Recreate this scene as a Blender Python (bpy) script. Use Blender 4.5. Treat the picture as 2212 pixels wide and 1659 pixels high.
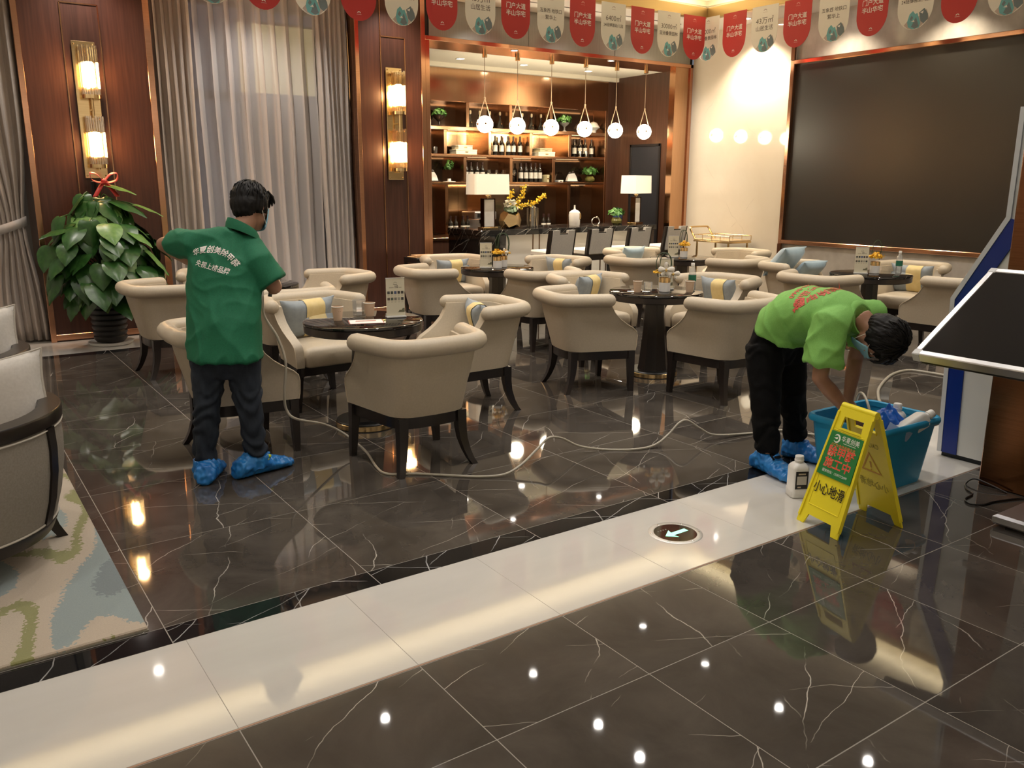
import bpy, bmesh, math, random
from mathutils import Vector, Matrix, noise
from mathutils.bvhtree import BVHTree
PI = math.pi
sc = bpy.context.scene
C = sc.collection
for o in list(bpy.data.objects): bpy.data.objects.remove(o)

# ------------------------------------------------------------------ camera
cam_d = bpy.data.cameras.new('camera'); cam = bpy.data.objects.new('camera', cam_d); C.objects.link(cam)
cam_d.sensor_fit = 'HORIZONTAL'; cam_d.sensor_width = 36.0
cam_d.lens = 36.0 * 1830.3 / 2212
cam_d.clip_start = 0.05; cam_d.clip_end = 100
pitch, yaw, roll = 0.23312, 0.603525, 0.00258
fw = Vector((math.sin(yaw)*math.cos(pitch), math.cos(yaw)*math.cos(pitch), -math.sin(pitch)))
rt0 = Vector((math.cos(yaw), -math.sin(yaw), 0)); up0 = rt0.cross(fw)
rt = rt0*math.cos(roll) + up0*math.sin(roll); up = -rt0*math.sin(roll) + up0*math.cos(roll)
M = Matrix((rt, up, -fw)).transposed().to_4x4(); M.translation = Vector((0, 0, 1.60))
cam.matrix_world = M
sc.camera = cam

# ------------------------------------------------------------------ world, view
w = bpy.data.worlds.new('world'); sc.world = w; w.use_nodes = True
wb = w.node_tree.nodes['Background']; wb.inputs[0].default_value = (0.46, 0.48, 0.56, 1); wb.inputs[1].default_value = 0.30
sc.view_settings.view_transform = 'Standard'; sc.view_settings.look = 'None'
sc.view_settings.exposure = 0.12; sc.view_settings.gamma = 1.0; sc.view_settings.use_curve_mapping = False
try:
    sc.cycles.use_denoising = True
    sc.cycles.max_bounces = 10; sc.cycles.transparent_max_bounces = 16; sc.cycles.sample_clamp_indirect = 6.0
    sc.cycles.caustics_reflective = False; sc.cycles.caustics_refractive = False
except Exception: pass

# ------------------------------------------------------------------ lights of the room and added fill lamps
WARM = (1.0, 0.72, 0.42); NEUT = (1.0, 0.93, 0.85); WASH = (1.0, 0.84, 0.62)
K_SPOT, K_COVE, K_GLOBE, K_SCONCE, K_BAR, K_LED = 50.0, 75.0, 34.0, 60.0, 110.0, 4.0
ZC, ZR = 3.78, 4.12                      # perimeter ceiling, raised coffer
COVE_X, COVE_Y = 9.14, 8.63              # corner of the coffer opening
def lamp(kind, name, loc, power, col, size=0.05, rot=(0,0,0), spot=None, blend=0.6, size_y=None):
    d = bpy.data.lights.new(name, kind); d.energy = power; d.color = col
    if kind == 'AREA':
        d.size = size
        if size_y: d.shape = 'RECTANGLE'; d.size_y = size_y
    else: d.shadow_soft_size = size
    if kind == 'SPOT': d.spot_size = spot or math.radians(110); d.spot_blend = blend
    o = bpy.data.objects.new(name, d); o.location = loc; o.rotation_euler = rot; C.objects.link(o); return o
DOWN = [(7.22,7.4),(7.22,6.3),(7.22,5.2),(7.22,4.1),(7.22,3.0),(7.22,1.9),(5.35,7.3),(5.35,6.1),(5.35,5.45),(5.35,4.1),(5.35,3.0),(5.35,1.9),
        (3.5,7.5),(3.5,6.32),(3.5,5.2),(3.5,4.1),(3.5,3.0),(3.5,1.9),(1.6,7.4),(1.6,6.3),(1.6,5.2),(1.6,4.1),(1.6,2.8),(-0.4,6.3),(-0.4,4.1),(-0.4,2.0)]
for x, y in DOWN: lamp('SPOT', 'downlight_lamp', (x, y, ZR-0.03), K_SPOT, NEUT, 0.045, spot=math.radians(120), blend=0.8)
PERIM = [(9.62, 8.36), (9.62, 7.0), (9.62, 5.6), (9.62, 4.2)]
for x, y in PERIM: lamp('SPOT', 'wall_washer_lamp', (x, y, ZC-0.03), 300 if y > 8 else 95, WASH, 0.04, spot=math.radians(115), blend=0.8)
WIND = [(0.0, 9.3), (1.58, 9.3), (3.3, 9.3), (4.9, 9.3)]  # unseen ceiling lamps, added to brighten the curtains
for x, y in WIND: lamp('SPOT', 'added_curtain_fill', (x, y, ZC-0.03), 60, NEUT, 0.04, spot=math.radians(125), blend=0.8)
for x in (6.2, 7.6, 9.0): lamp('SPOT', 'added_stool_fill', (x, 8.88, ZC-0.03), 95, NEUT, 0.04, (math.radians(22),0,0), spot=math.radians(100), blend=0.8)  # added fill, tilted to brighten the counter front and stools
for x in (6.58, 7.68, 8.91): lamp('SPOT', 'bar_downlight_lamp', (x, 10.85, 3.26), K_BAR, (1.0,.78,.52), 0.04, spot=math.radians(120), blend=0.8)
for x in (6.74, 8.41, 7.6): lamp('SPOT', 'soffit_lamp', (x, 9.74, 3.25), K_BAR*0.5, (1.0,.80,.56), 0.04, spot=math.radians(110), blend=0.8)
# LED strips lying in the cove of the coffer, shining up on its ceiling
lamp('AREA', 'cove_led', (2.5, COVE_Y+0.09, 3.90), K_COVE, (1.0,0.83,0.52), 13.2, (math.radians(190),0,0), size_y=0.05)
lamp('AREA', 'cove_led', (COVE_X+0.09, 2.6, 3.90), K_COVE*0.9, (1.0,0.83,0.52), 0.05, (0,math.radians(170),0), size_y=12.0)
# added fill lamps behind the camera; the walls bounce their light onto chair backs
for x in (-3.2, -1.6, 0.0, 1.6, 3.2, 4.8, 6.4, 8.0, 9.4): lamp('SPOT', 'added_hall_fill', (x, -2.2, ZR-0.03), 95, NEUT, 0.05, (math.radians(-18),0,0), spot=math.radians(130), blend=0.9)
for y in (-0.6, 1.2, 3.0, 4.8, 6.6, 8.2): lamp('SPOT', 'added_hall_fill', (-3.7, y, ZC-0.03 if y > 8 else ZR-0.03), 75, NEUT, 0.05, (0,math.radians(18),0), spot=math.radians(130), blend=0.9)

# ------------------------------------------------------------------ mesh helpers
class MB:
    def __init__(s): s.v = []; s.f = []; s.m = []
    def add(s, vs, fs, mi=0):
        b = len(s.v); s.v += [tuple(v) for v in vs]; s.f += [tuple(i+b for i in f) for f in fs]; s.m += [mi]*len(fs); return s
    def box(s, c, d, ch=0.0, rot=None, mi=0):
        hx, hy, hz = d[0]/2, d[1]/2, d[2]/2; ch = min(ch, hx*.98, hy*.98, hz*.98)
        vs, fs = [], []
        if ch <= 0:
            for x in (-1,1):
                for y in (-1,1):
                    for z in (-1,1): vs.append(Vector((x*hx,y*hy,z*hz)))
            fs = [(0,1,3,2),(4,6,7,5),(0,4,5,1),(2,3,7,6),(0,2,6,4),(1,5,7,3)]
        else:
            idx = {}
            for x in (-1,1):
                for y in (-1,1):
                    for z in (-1,1):
                        for a in range(3):
                            p = [x*(hx-ch), y*(hy-ch), z*(hz-ch)]; p[a] = (x*hx, y*hy, z*hz)[a]
                            idx[(x,y,z,a)] = len(vs); vs.append(Vector(p))
            S = (-1,1)
            for a in range(3):
                b, c2 = (a+1)%3, (a+2)%3
                for sg in S:
                    q = []
                    for (u, v) in ((-1,-1),(1,-1),(1,1),(-1,1)):
                        k = [0,0,0]; k[a]=sg; k[b]=u; k[c2]=v; q.append(idx[(*k,a)])
                    fs.append(tuple(q if sg>0 else q[::-1]))
            for a in range(3):
                b, c2 = (a+1)%3, (a+2)%3
                for u in S:
                    for v in S:
                        k0=[0,0,0]; k1=[0,0,0]; k0[a]=-1;k1[a]=1
                        for k in (k0,k1): k[b]=u; k[c2]=v
                        fs.append((idx[(*k0,b)],idx[(*k1,b)],idx[(*k1,c2)],idx[(*k0,c2)]) if u*v>0 else (idx[(*k0,b)],idx[(*k0,c2)],idx[(*k1,c2)],idx[(*k1,b)]))
            for x in S:
                for y in S:
                    for z in S:
                        t = (idx[(x,y,z,0)],idx[(x,y,z,1)],idx[(x,y,z,2)]); fs.append(t if x*y*z>0 else t[::-1])
        if rot is not None: vs = [rot @ v for v in vs]
        c = Vector(c); return s.add([v+c for v in vs], fs, mi)
    def bb(s, x0,x1,y0,y1,z0,z1, ch=0.0, mi=0):
        return s.box(((x0+x1)/2,(y0+y1)/2,(z0+z1)/2),(abs(x1-x0),abs(y1-y0),abs(z1-z0)),ch,mi=mi)
    def loft(s, rings, cap0=True, cap1=True, closed=True, mi=0):
        n = len(rings[0]); vs = [p for r in rings for p in r]; fs = []
        for i in range(len(rings)-1):
            for j in range(n if closed else n-1):
                k = (j+1)%n; fs.append((i*n+j, i*n+k, (i+1)*n+k, (i+1)*n+j))
        if cap0 and closed: fs.append(tuple(range(n))[::-1])
        if cap1 and closed: fs.append(tuple((len(rings)-1)*n+j for j in range(n)))
        return s.add(vs, fs, mi)
    def lathe(s, prof, n=24, c=(0,0,0), mi=0, cap0=True, cap1=True, sx=1, sy=1):
        rings = [[(c[0]+sx*r*math.cos(2*PI*j/n), c[1]+sy*r*math.sin(2*PI*j/n), c[2]+z) for j in range(n)] for r, z in prof]
        return s.loft(rings, cap0, cap1, True, mi)
    def tube(s, pts, r, n=8, mi=0, cap=True, flat=None, round_ends=False):
        pts = [Vector(p) for p in pts]; N = len(pts); rs = r if isinstance(r,(list,tuple)) else [r]*N
        rs = list(rs)
        if round_ends:
            def ext(P, Q, R):
                d = (P-Q).normalized(); return [(P+d*R*math.sin(a), R*math.cos(a)) for a in (0.45,0.9,1.25,1.5)]
            e1 = ext(pts[-1], pts[-2], rs[-1]); e0 = ext(pts[0], pts[1], rs[0])
            pts = [p for p,_ in e0[::-1]] + pts + [p for p,_ in e1]; rs = [q for _,q in e0[::-1]] + rs + [q for _,q in e1]; N = len(pts)
        t0 = (pts[1]-pts[0]).normalized(); ref = Vector((0,0,1)) if abs(t0.z)<.9 else Vector((0,1,0))
        nrm = t0.cross(ref).normalized(); rings = []
        for i in range(N):
            t = (pts[min(i+1,N-1)]-pts[max(i-1,0)]).normalized()
            nrm = (nrm - t*nrm.dot(t)).normalized(); b = t.cross(nrm)
            fx, fy = flat if flat else (1,1)
            rings.append([pts[i]+(nrm*math.cos(2*PI*j/n)*fx + b*math.sin(2*PI*j/n)*fy)*rs[i] for j in range(n)])
        return s.loft(rings, cap, cap, True, mi)
    def ball(s, c, r, n=16, m=10, mi=0, rot=None):
        r = r if isinstance(r,(list,tuple)) else (r,r,r); rings = []
        for i in range(m+1):
            a = PI*(i/m) ; a = min(max(a, .02), PI-.02)
            ring = []
            for j in range(n):
                v = Vector((r[0]*math.sin(a)*math.cos(2*PI*j/n), r[1]*math.sin(a)*math.sin(2*PI*j/n), -r[2]*math.cos(a)))
                ring.append((rot @ v if rot else v)+Vector(c))
            rings.append(ring)
        return s.loft(rings, True, True, True, mi)
    def prism(s, poly, z0, z1, mi=0):
        return s.loft([[(x,y,z0) for x,y in poly],[(x,y,z1) for x,y in poly]], mi=mi)
    def slab(s, poly3, nrm, th, mi=0):
        nv = Vector(nrm)*th; return s.loft([[Vector(p) for p in poly3],[Vector(p)+nv for p in poly3]], mi=mi)
    def mesh(s, name, mats, smooth=35):
        me = bpy.data.meshes.new(name); me.from_pydata([tuple(v) for v in s.v], [], s.f)
        mats = mats if isinstance(mats,(list,tuple)) else [mats]
        for m in mats: me.materials.append(m)
        if any(s.m): me.polygons.foreach_set('material_index', s.m)
        bm = bmesh.new(); bm.from_mesh(me); bmesh.ops.recalc_face_normals(bm, faces=bm.faces[:]); bm.to_mesh(me); bm.free()
        if smooth:
            me.polygons.foreach_set('use_smooth', [True]*len(me.polygons)); me.set_sharp_from_angle(angle=math.radians(smooth))
        me.update(); return me
    def build(s, name, mats, parent=None, loc=None, rot=None, smooth=35):
        return link(name, s.mesh(name, mats, smooth), parent, loc, rot)
def link(name, me, parent=None, loc=None, rot=None):
    o = bpy.data.objects.new(name, me); C.objects.link(o)
    if parent: o.parent = parent
    if loc is not None: o.location = loc
    if rot is not None: o.rotation_euler = rot
    return o
def tag(o, label=None, cat=None, group=None, kind=None):
    if label: o['label'] = label
    if cat: o['category'] = cat
    if group: o['group'] = group
    if kind: o['kind'] = kind
    return o
def thing(name, label, cat, loc=(0,0,0), rz=0.0, group=None, rot=None):
    o = bpy.data.objects.new(name, None); o.empty_display_size = .1; C.objects.link(o)
    o.location = loc; o.rotation_euler = rot if rot else (0,0,rz)
    return tag(o, label, cat, group)
KIDS = {}
def dup(root, loc, rz=0.0, label=None, group=None, rot=None):
    r = root.copy(); C.objects.link(r); r.location = loc; r.rotation_euler = rot if rot else (0,0,rz)
    if label: r['label'] = label
    if group: r['group'] = group
    for ch in list(root.children):
        c = ch.copy(); C.objects.link(c); c.parent = r
        for g in list(ch.children):
            d = g.copy(); C.objects.link(d); d.parent = c
    return r
def struct(o): o['kind'] = 'structure'; return o
_txt = {}
def text_mesh(s, size=1.0, bold=0.0, squeeze=1.0, mat=None, ext=0.0):
    key = (s, size, bold, squeeze, mat.name if mat else '', ext)
    if key in _txt: return _txt[key]
    c = bpy.data.curves.new('lettering', 'FONT'); c.body = s; c.size = size; c.align_x = 'CENTER'; c.align_y = 'CENTER'
    c.offset = bold*size; c.extrude = ext; c.resolution_u = 3
    o = bpy.data.objects.new('lettering', c); C.objects.link(o); bpy.context.view_layer.update()
    me = bpy.data.meshes.new_from_object(o.evaluated_get(bpy.context.evaluated_depsgraph_get()))
    bpy.data.objects.remove(o); bpy.data.curves.remove(c)
    for v in me.vertices: v.co.x *= squeeze
    me.materials.clear()
    if mat: me.materials.append(mat)
    _txt[key] = me; return me
def catmull(P, n=6, closed=False):
    P = [Vector(p) for p in P]; out = []; N = len(P)
    for i in range(N-1):
        p0, p1, p2, p3 = P[max(i-1,0)], P[i], P[i+1], P[min(i+2,N-1)]
        for k in range(n):
            t = k/n; out.append(0.5*((2*p1)+(-p0+p2)*t+(2*p0-5*p1+4*p2-p3)*t*t+(-p0+3*p1-3*p2+p3)*t**3))
    out.append(P[-1]); return out

# ------------------------------------------------------------------ material helpers
def mat(name, col=(.8,.8,.8), rough=.5, metal=0.0, **k):
    m = bpy.data.materials.new(name); m.use_nodes = True; b = m.node_tree.nodes['Principled BSDF']
    b.inputs['Base Color'].default_value = (*col[:3], 1); b.inputs['Roughness'].default_value = rough; b.inputs['Metallic'].default_value = metal
    for key, v in k.items():
        nm = {'spec':'Specular IOR Level','trans':'Transmission Weight','ior':'IOR','alpha':'Alpha','coat':'Coat Weight','coat_r':'Coat Roughness','sheen':'Sheen Weight','sub':'Subsurface Weight','estr':'Emission Strength','aniso':'Anisotropic'}.get(key)
        if nm: b.inputs[nm].default_value = v
        elif key == 'ecol': b.inputs['Emission Color'].default_value = (*v, 1)
    return m
def nd(m, t, **k):
    n = m.node_tree.nodes.new(t)
    for key, v in k.items():
        if key in ('inputs',):
            for i, val in v.items(): n.inputs[i].default_value = val
        else: setattr(n, key, v)
    return n
def ln(m, a, b): m.node_tree.links.new(a, b)
def bsdf(m): return m.node_tree.nodes['Principled BSDF']
def coords(m, scale=(1,1,1), space='Object', jitter=False):
    tc = nd(m, 'ShaderNodeTexCoord'); mp = nd(m, 'ShaderNodeMapping'); mp.inputs['Scale'].default_value = scale
    out = tc.outputs[space]
    if jitter:
        oi = nd(m, 'ShaderNodeObjectInfo'); mul = nd(m, 'ShaderNodeMath', operation='MULTIPLY'); ln(m, oi.outputs['Random'], mul.inputs[0]); mul.inputs[1].default_value = 37.0
        cb = nd(m, 'ShaderNodeCombineXYZ'); ln(m, mul.outputs[0], cb.inputs[0]); ln(m, mul.outputs[0], cb.inputs[1])
        ad = nd(m, 'ShaderNodeVectorMath', operation='ADD'); ln(m, out, ad.inputs[0]); ln(m, cb.outputs[0], ad.inputs[1]); out = ad.outputs[0]
    ln(m, out, mp.inputs[0]); return mp.outputs[0]
def ramp(m, fac, stops):
    r = nd(m, 'ShaderNodeValToRGB'); e = r.color_ramp.elements
    while len(e) < len(stops): e.new(.5)
    for i, (p, c) in enumerate(stops): e[i].position = p; e[i].color = (*c[:3], 1)
    ln(m, fac, r.inputs[0]); return r.outputs[0]
def noise_tex(m, vec, scale, detail=4, rough=.5, dist=0.0):
    n = nd(m, 'ShaderNodeTexNoise'); n.inputs['Scale'].default_value = scale; n.inputs['Detail'].default_value = detail
    n.inputs['Roughness'].default_value = rough; n.inputs['Distortion'].default_value = dist; ln(m, vec, n.inputs['Vector']); return n.outputs[0]
def mix(m, fac, a, b, mode='MIX'):
    x = nd(m, 'ShaderNodeMix', data_type='RGBA', blend_type=mode)
    for i, v in ((0,fac),(6,a),(7,b)):
        if hasattr(v,'is_linked'): ln(m, v, x.inputs[i])
        else: x.inputs[i].default_value = v if i == 0 else (*v[:3],1)
    return x.outputs[2]
def bump(m, h, strength=.3, dist=.01):
    b = nd(m, 'ShaderNodeBump'); b.inputs['Strength'].default_value = strength; b.inputs['Distance'].default_value = dist
    ln(m, h, b.inputs['Height']); ln(m, b.outputs[0], bsdf(m).inputs['Normal']); return b
def base(m, sock): ln(m, sock, bsdf(m).inputs['Base Color'])
def noisy(name, c0, c1, rough, scale=8, sc3=(1,1,1), bmp=0.0, space='Object', detail=4, metal=0.0, **k):
    m = mat(name, c0, rough, metal, **k); v = coords(m, sc3, space); n = noise_tex(m, v, scale, detail)
    base(m, ramp(m, n, [(.3,c0),(.7,c1)]))
    if bmp: bump(m, n, bmp)
    return m
def marble(name, c0, c1, vein, rough, vscale, vwidth, jitter=True, mottle=3.0, patch=(.45,.62), stretch=(1,1,1), spec=.5, nv=4):
    """stone with thin, long, broken veins: contour lines of strongly stretched noise in a few directions"""
    m = mat(name, c0, rough, spec=spec); v = coords(m, (1,1,1), 'Object', jitter)
    b0 = ramp(m, noise_tex(m, v, mottle, 7, .64, .5), [(.3,c0),(.7,c1)])
    acc = None
    wob = noise_tex(m, v, 1.5, 5, .48); wb2 = nd(m, 'ShaderNodeMath', operation='MULTIPLY'); ln(m, wob, wb2.inputs[0]); wb2.inputs[1].default_value = .46
    for k, (ang, fr) in enumerate(((.33,2.3),(2.62,2.5),(1.25,1.5),(.72,1.9))[:nv]):
        f = fr*vscale; dt = nd(m, 'ShaderNodeVectorMath', operation='DOT_PRODUCT'); ln(m, v, dt.inputs[0]); dt.inputs[1].default_value = (-math.sin(ang)*f, math.cos(ang)*f, .7*f)
        ad = nd(m, 'ShaderNodeMath', operation='ADD'); ln(m, dt.outputs['Value'], ad.inputs[0]); ln(m, wb2.outputs[0], ad.inputs[1])
        vo = nd(m, 'ShaderNodeTexVoronoi', voronoi_dimensions='1D', feature='DISTANCE_TO_EDGE'); ln(m, ad.outputs[0], vo.inputs['W']); vo.inputs['Scale'].default_value = 1.0
        l = ramp(m, vo.outputs['Distance'], [(0.0,(1,1,1)),(vwidth*.4,(.7,.7,.7)),(vwidth,(0,0,0))])
        mp2 = nd(m, 'ShaderNodeMapping'); mp2.inputs['Location'].default_value = (11*k+5,3*k,7*k); ln(m, v, mp2.inputs[0])
        l = mix(m, 1.0, l, ramp(m, noise_tex(m, mp2.outputs[0], 2.4, 4), [(patch[0],(0,0,0)),(patch[1],(1,1,1))]), 'MULTIPLY')
        acc = l if acc is None else mix(m, 1.0, acc, l, 'LIGHTEN')
    base(m, mix(m, acc, b0, vein)); return m

# ------------------------------------------------------------------ materials
R_ = {}
M_tile = marble('dark marble tile', (.044,.037,.031), (.098,.086,.074), (.55,.52,.47), .035, 1.0, .0036, True, 2.6, (.48,.60), spec=.62)
M_band = marble('black marble', (.007,.007,.008), (.016,.016,.018), (.60,.60,.60), .035, 1.5, .008, True, 2.0, (.44,.58), spec=.6)
M_front = marble('dark marble tile of hall', (.042,.037,.033), (.085,.075,.066), (.60,.57,.52), .03, .9, .0034, True, 2.4, (.48,.60), spec=.62)
M_white = noisy('white stone', (.60,.585,.555), (.65,.635,.605), .05, 1.2, (1,6,1), detail=6, spec=.55)
M_grout = mat('pale grout', (.30,.28,.25), .5)
M_wood = noisy('red brown veneer', (.046,.0165,.0105), (.080,.030,.019), .36, 5, (9,9,.35), detail=5, coat=.12, coat_r=.3)
M_wood2 = noisy('brown veneer', (.055,.024,.014), (.085,.038,.023), .35, 5, (9,9,.35), detail=5, coat=.2)
M_copper = noisy('rose gold metal', (.62,.33,.20), (.72,.40,.26), .17, 3, (1,1,60), metal=1.0)
M_bronze = noisy('bronze shelf metal', (.40,.22,.12), (.50,.29,.17), .24, 3, (1,1,60), metal=1.0)
M_bronze2 = noisy('brushed copper sheet', (.52,.30,.17), (.58,.35,.21), .15, 4, (40,1,1), metal=1.0)
M_grey = noisy('brushed grey steel', (.30,.30,.285), (.36,.36,.34), .33, 3, (60,1,1), metal=1.0)
M_cream = marble('cream marble wall', (.78,.69,.56), (.84,.76,.64), (.62,.54,.44), .045, .35, .004, False, 1.0, (.53,.64), nv=2)
M_gmarb = noisy('grey marble wall', (.50,.46,.42), (.74,.70,.64), .14, 3.2, (1,1.3,1), detail=9)
M_ceil = mat('white ceiling paint', (.86,.83,.78), .8)
M_bceil = mat('cream bar ceiling', (.80,.74,.62), .7)
M_plaster = mat('warm plaster', (.76,.71,.63), .8)
M_gold = noisy('gold brass', (.72,.52,.26), (.80,.60,.33), .18, 4, (1,1,20), metal=1.0)
M_goldtrim = mat('satin gold trim', (.50,.36,.17), .35, .8)
M_black = mat('black satin', (.006,.006,.006), .3)
M_display = mat('black display surface', (.020,.019,.017), .30, spec=.6)
M_chrome = mat('chrome', (.8,.8,.8), .1, 1.0)
M_steel = mat('satin aluminium', (.62,.62,.64), .28, 1.0)
M_plastw = mat('white plastic', (.78,.77,.74), .35)
M_paper = mat('white paper', (.85,.84,.80), .7)
M_leather = noisy('cream leather', (.53,.455,.345), (.57,.49,.375), .42, 90, bmp=.04, detail=2)
M_dwood = noisy('espresso wood', (.012,.009,.008), (.020,.014,.012), .28, 12, (1,1,.2))
M_pipe = mat('pale piping', (.66,.56,.42), .5)
M_gloss = mat('black lacquer', (.006,.0055,.005), .05, spec=.6)
M_curt = noisy('taupe velvet', (.47,.41,.365), (.54,.475,.425), .8, 6, (6,6,1), sheen=.4)
M_curt2 = noisy('taupe velvet lining', (.47,.44,.42), (.54,.505,.485), .85, 6, (6,6,1), sheen=.3)
def emit(name, col, s):
    m = mat(name, (.8,.8,.8), .4); b = bsdf(m); b.inputs['Emission Color'].default_value = (*col,1); b.inputs['Emission Strength'].default_value = s; return m
M_down = emit('lit downlight', NEUT, 32.0)
M_globe = emit('lit opal glass', (1.0,.86,.62), K_GLOBE)
M_tubeglow = emit('lit lamp core', (1.0,.72,.36), K_SCONCE)
M_covelit = mat('cove plaster', (.86,.80,.66), .7)
def glassy(name, col=(1,1,1), rough=.02, fac=.82):
    m = mat(name, col, rough); nt = m.node_tree; out = nt.nodes['Material Output']
    g = nd(m,'ShaderNodeBsdfGlossy'); g.inputs[0].default_value=(1,1,1,1); g.inputs[1].default_value=rough
    t = nd(m,'ShaderNodeBsdfTransparent'); t.inputs[0].default_value=(*col,1)
    fr = nd(m,'ShaderNodeFresnel'); fr.inputs[0].default_value=1.45
    ad = nd(m,'ShaderNodeMath',operation='ADD'); ln(m,fr.outputs[0],ad.inputs[0]); ad.inputs[1].default_value = 1-fac-.04; ad.use_clamp=True
    mx = nd(m,'ShaderNodeMixShader'); ln(m,ad.outputs[0],mx.inputs[0]); ln(m,t.outputs[0],mx.inputs[1]); ln(m,g.outputs[0],mx.inputs[2]); ln(m,mx.outputs[0],out.inputs[0]); return m
M_glass = glassy('clear glass', (.97,.98,.97), .02, .90)
M_rod = glassy('crystal rod', (1.0,.93,.80), .06, .78)
M_win = glassy('window glass', (.80,.84,.90), .01, .93)
def sheer_mat():
    m = mat('sheer voile', (.80,.78,.78), .9); nt = m.node_tree; out = nt.nodes['Material Output']
    d = nd(m,'ShaderNodeBsdfDiffuse'); d.inputs[0].default_value=(.80,.77,.76,1)
    tl = nd(m,'ShaderNodeBsdfTranslucent'); tl.inputs[0].default_value=(.72,.73,.80,1)
    a = nd(m,'ShaderNodeMixShader'); a.inputs[0].default_value=.25; ln(m,d.outputs[0],a.inputs[1]); ln(m,tl.outputs[0],a.inputs[2])
    t = nd(m,'ShaderNodeBsdfTransparent'); x = nd(m,'ShaderNodeMixShader'); lw = nd(m,'ShaderNodeLayerWeight'); lw.inputs[0].default_value=.5; mr = nd(m,'ShaderNodeMapRange'); mr.inputs[1].default_value=.05; mr.inputs[2].default_value=.75; mr.inputs[3].default_value=.76; mr.inputs[4].default_value=.98; ln(m,lw.outputs['Facing'],mr.inputs[0]); ln(m,mr.outputs[0],x.inputs[0])
    ln(m,t.outputs[0],x.inputs[1]); ln(m,a.outputs[0],x.inputs[2]); ln(m,x.outputs[0],out.inputs[0]); return m
M_sheer = sheer_mat()

# ------------------------------------------------------------------ floor and its tiles
bed = MB().bb(-4.6,10.6,-3.1,12.0,-.06,-.0007).build('floor', M_grout); struct(bed)
_tm = {}
def tile(x0,x1,y0,y1,m,name='tile'):
    key = (round(x1-x0,3), round(y1-y0,3), m.name)
    gp = .0011 if m is M_white else .003
    if key not in _tm: _tm[key] = MB().box((0,0,-.004),(x1-x0-gp,y1-y0-gp,.008),.0009).mesh(name, m, 0)
    o = link(name, _tm[key], bed, ((x0+x1)/2,(y0+y1)/2,0)); return o
T1_, T2_ = .8150, .8167
for i in range(-5, 12):
    x0 = .554+i*T1_; x1 = min(x0+T1_, 9.985)
    if x1-x0 < .05: continue
    for j in range(7): tile(x0,x1,3.06+j*T2_,3.06+(j+1)*T2_,M_tile)
    tile(x0,x1,2.925,3.06,M_band,'border_tile'); tile(x0,x1,8.777,8.93,M_band,'border_tile'); tile(x0,x1,8.93,9.67,M_white,'pale_tile')
ys = [2.301,1.828,1.217,.606,-.005,-.616,-1.227]
for i in range(-4, 9):
    x0 = .597+i*.6125; x1 = x0+.6125
    tile(x0,x1,2.312,2.925,M_white,'pale_tile')
    for j in range(6): tile(x0,x1,ys[j+1],ys[j],M_front)
MB().bb(-1.9,6.1,2.303,2.310,-.004,.0003).build('edge_strip', mat('dull rose metal edge', (.34,.22,.16), .42, .7), bed)
for i in range(6):
    for j in range(3): tile(5.42+i*.76,5.42+(i+1)*.76,9.67+j*.7,9.67+(j+1)*.7,M_tile)

# ------------------------------------------------------------------ walls and ceiling
struct(MB().bb(-4.6,-4.5,-3.1,11.9,-.05,4.3).build('wall_left', M_plaster))
struct(MB().bb(-4.5,10.6,-3.1,-3.0,-.05,4.3).build('wall_front', M_plaster))
wb_ = MB()
wb_.bb(-4.5,5.30,10.42,10.55,-.05,.90).bb(-4.5,5.30,10.42,10.55,3.62,4.3).bb(-4.5,-2.3,10.42,10.55,.90,3.62).bb(.75,2.35,10.42,10.55,.90,3.62).bb(4.33,5.30,10.42,10.55,.90,3.62)
struct(wb_.build('wall_back', M_plaster))
struct(MB().bb(9.99,10.15,7.82,9.66,-.05,3.80).build('wall_right', M_cream))
wp = MB().bb(10.04,10.15,-3.0,7.815,-.05,.785).bb(10.04,10.15,-3.0,7.815,3.21,3.80).bb(10.12,10.15,-3.0,7.815,.785,3.21)
struct(wp.build('wall_right', M_gmarb))
def window(n, x0, x1, mull, tz):
    f = MB(); z0, z1 = .90, 3.62; y0, y1 = 10.43, 10.52
    f.bb(x0,x1,y0,y1,z0,z0+.06).bb(x0,x1,y0,y1,z1-.06,z1).bb(x0,x0+.06,y0,y1,z0,z1).bb(x1-.06,x1,y0,y1,z0,z1)
    for mx in mull: f.bb(mx-.03,mx+.03,y0,y1,z0+.06,z1-.06)
    f.bb(x0+.06,x1-.06,y0,y1,tz-.05,tz+.05)
    o = struct(f.build('window_%d' % n, mat('grey window frame', (.10,.11,.13), .4)))
    xs = [x0+.06]+[v for mx in mull for v in (mx-.03,mx+.03)]+[x1-.06]
    for a, b in zip(xs[::2], xs[1::2]):
        for c, d in ((z0+.06,tz-.05),(tz+.05,z1-.06)): MB().bb(a,b,10.47,10.478,c,d).build('pane', M_win, o)
    MB().bb(x0-.02,x1+.02,10.36,10.43,.87,.90,.004).build('window_sill', M_white, o)
window(1, 2.35, 4.33, (3.46,), 2.58)
window(2, -2.3, .75, (-1.3,-.28), 2.58)
bp_ = thing('backlit_panel', 'yellow lit panel outside the window, seen through the sheer curtain', 'light panel', (4.0,11.0,0)); MB().bb(-.50,.52,.06,.10,0,3.54).build('backing_board', mat('grey outdoor board', (.20,.21,.23), .6), bp_); MB().bb(-.48,.50,0,.06,2.6,3.5).build('lit_face', emit('lit yellow panel', (1.0,.70,.26), 1.1), bp_)

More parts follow.
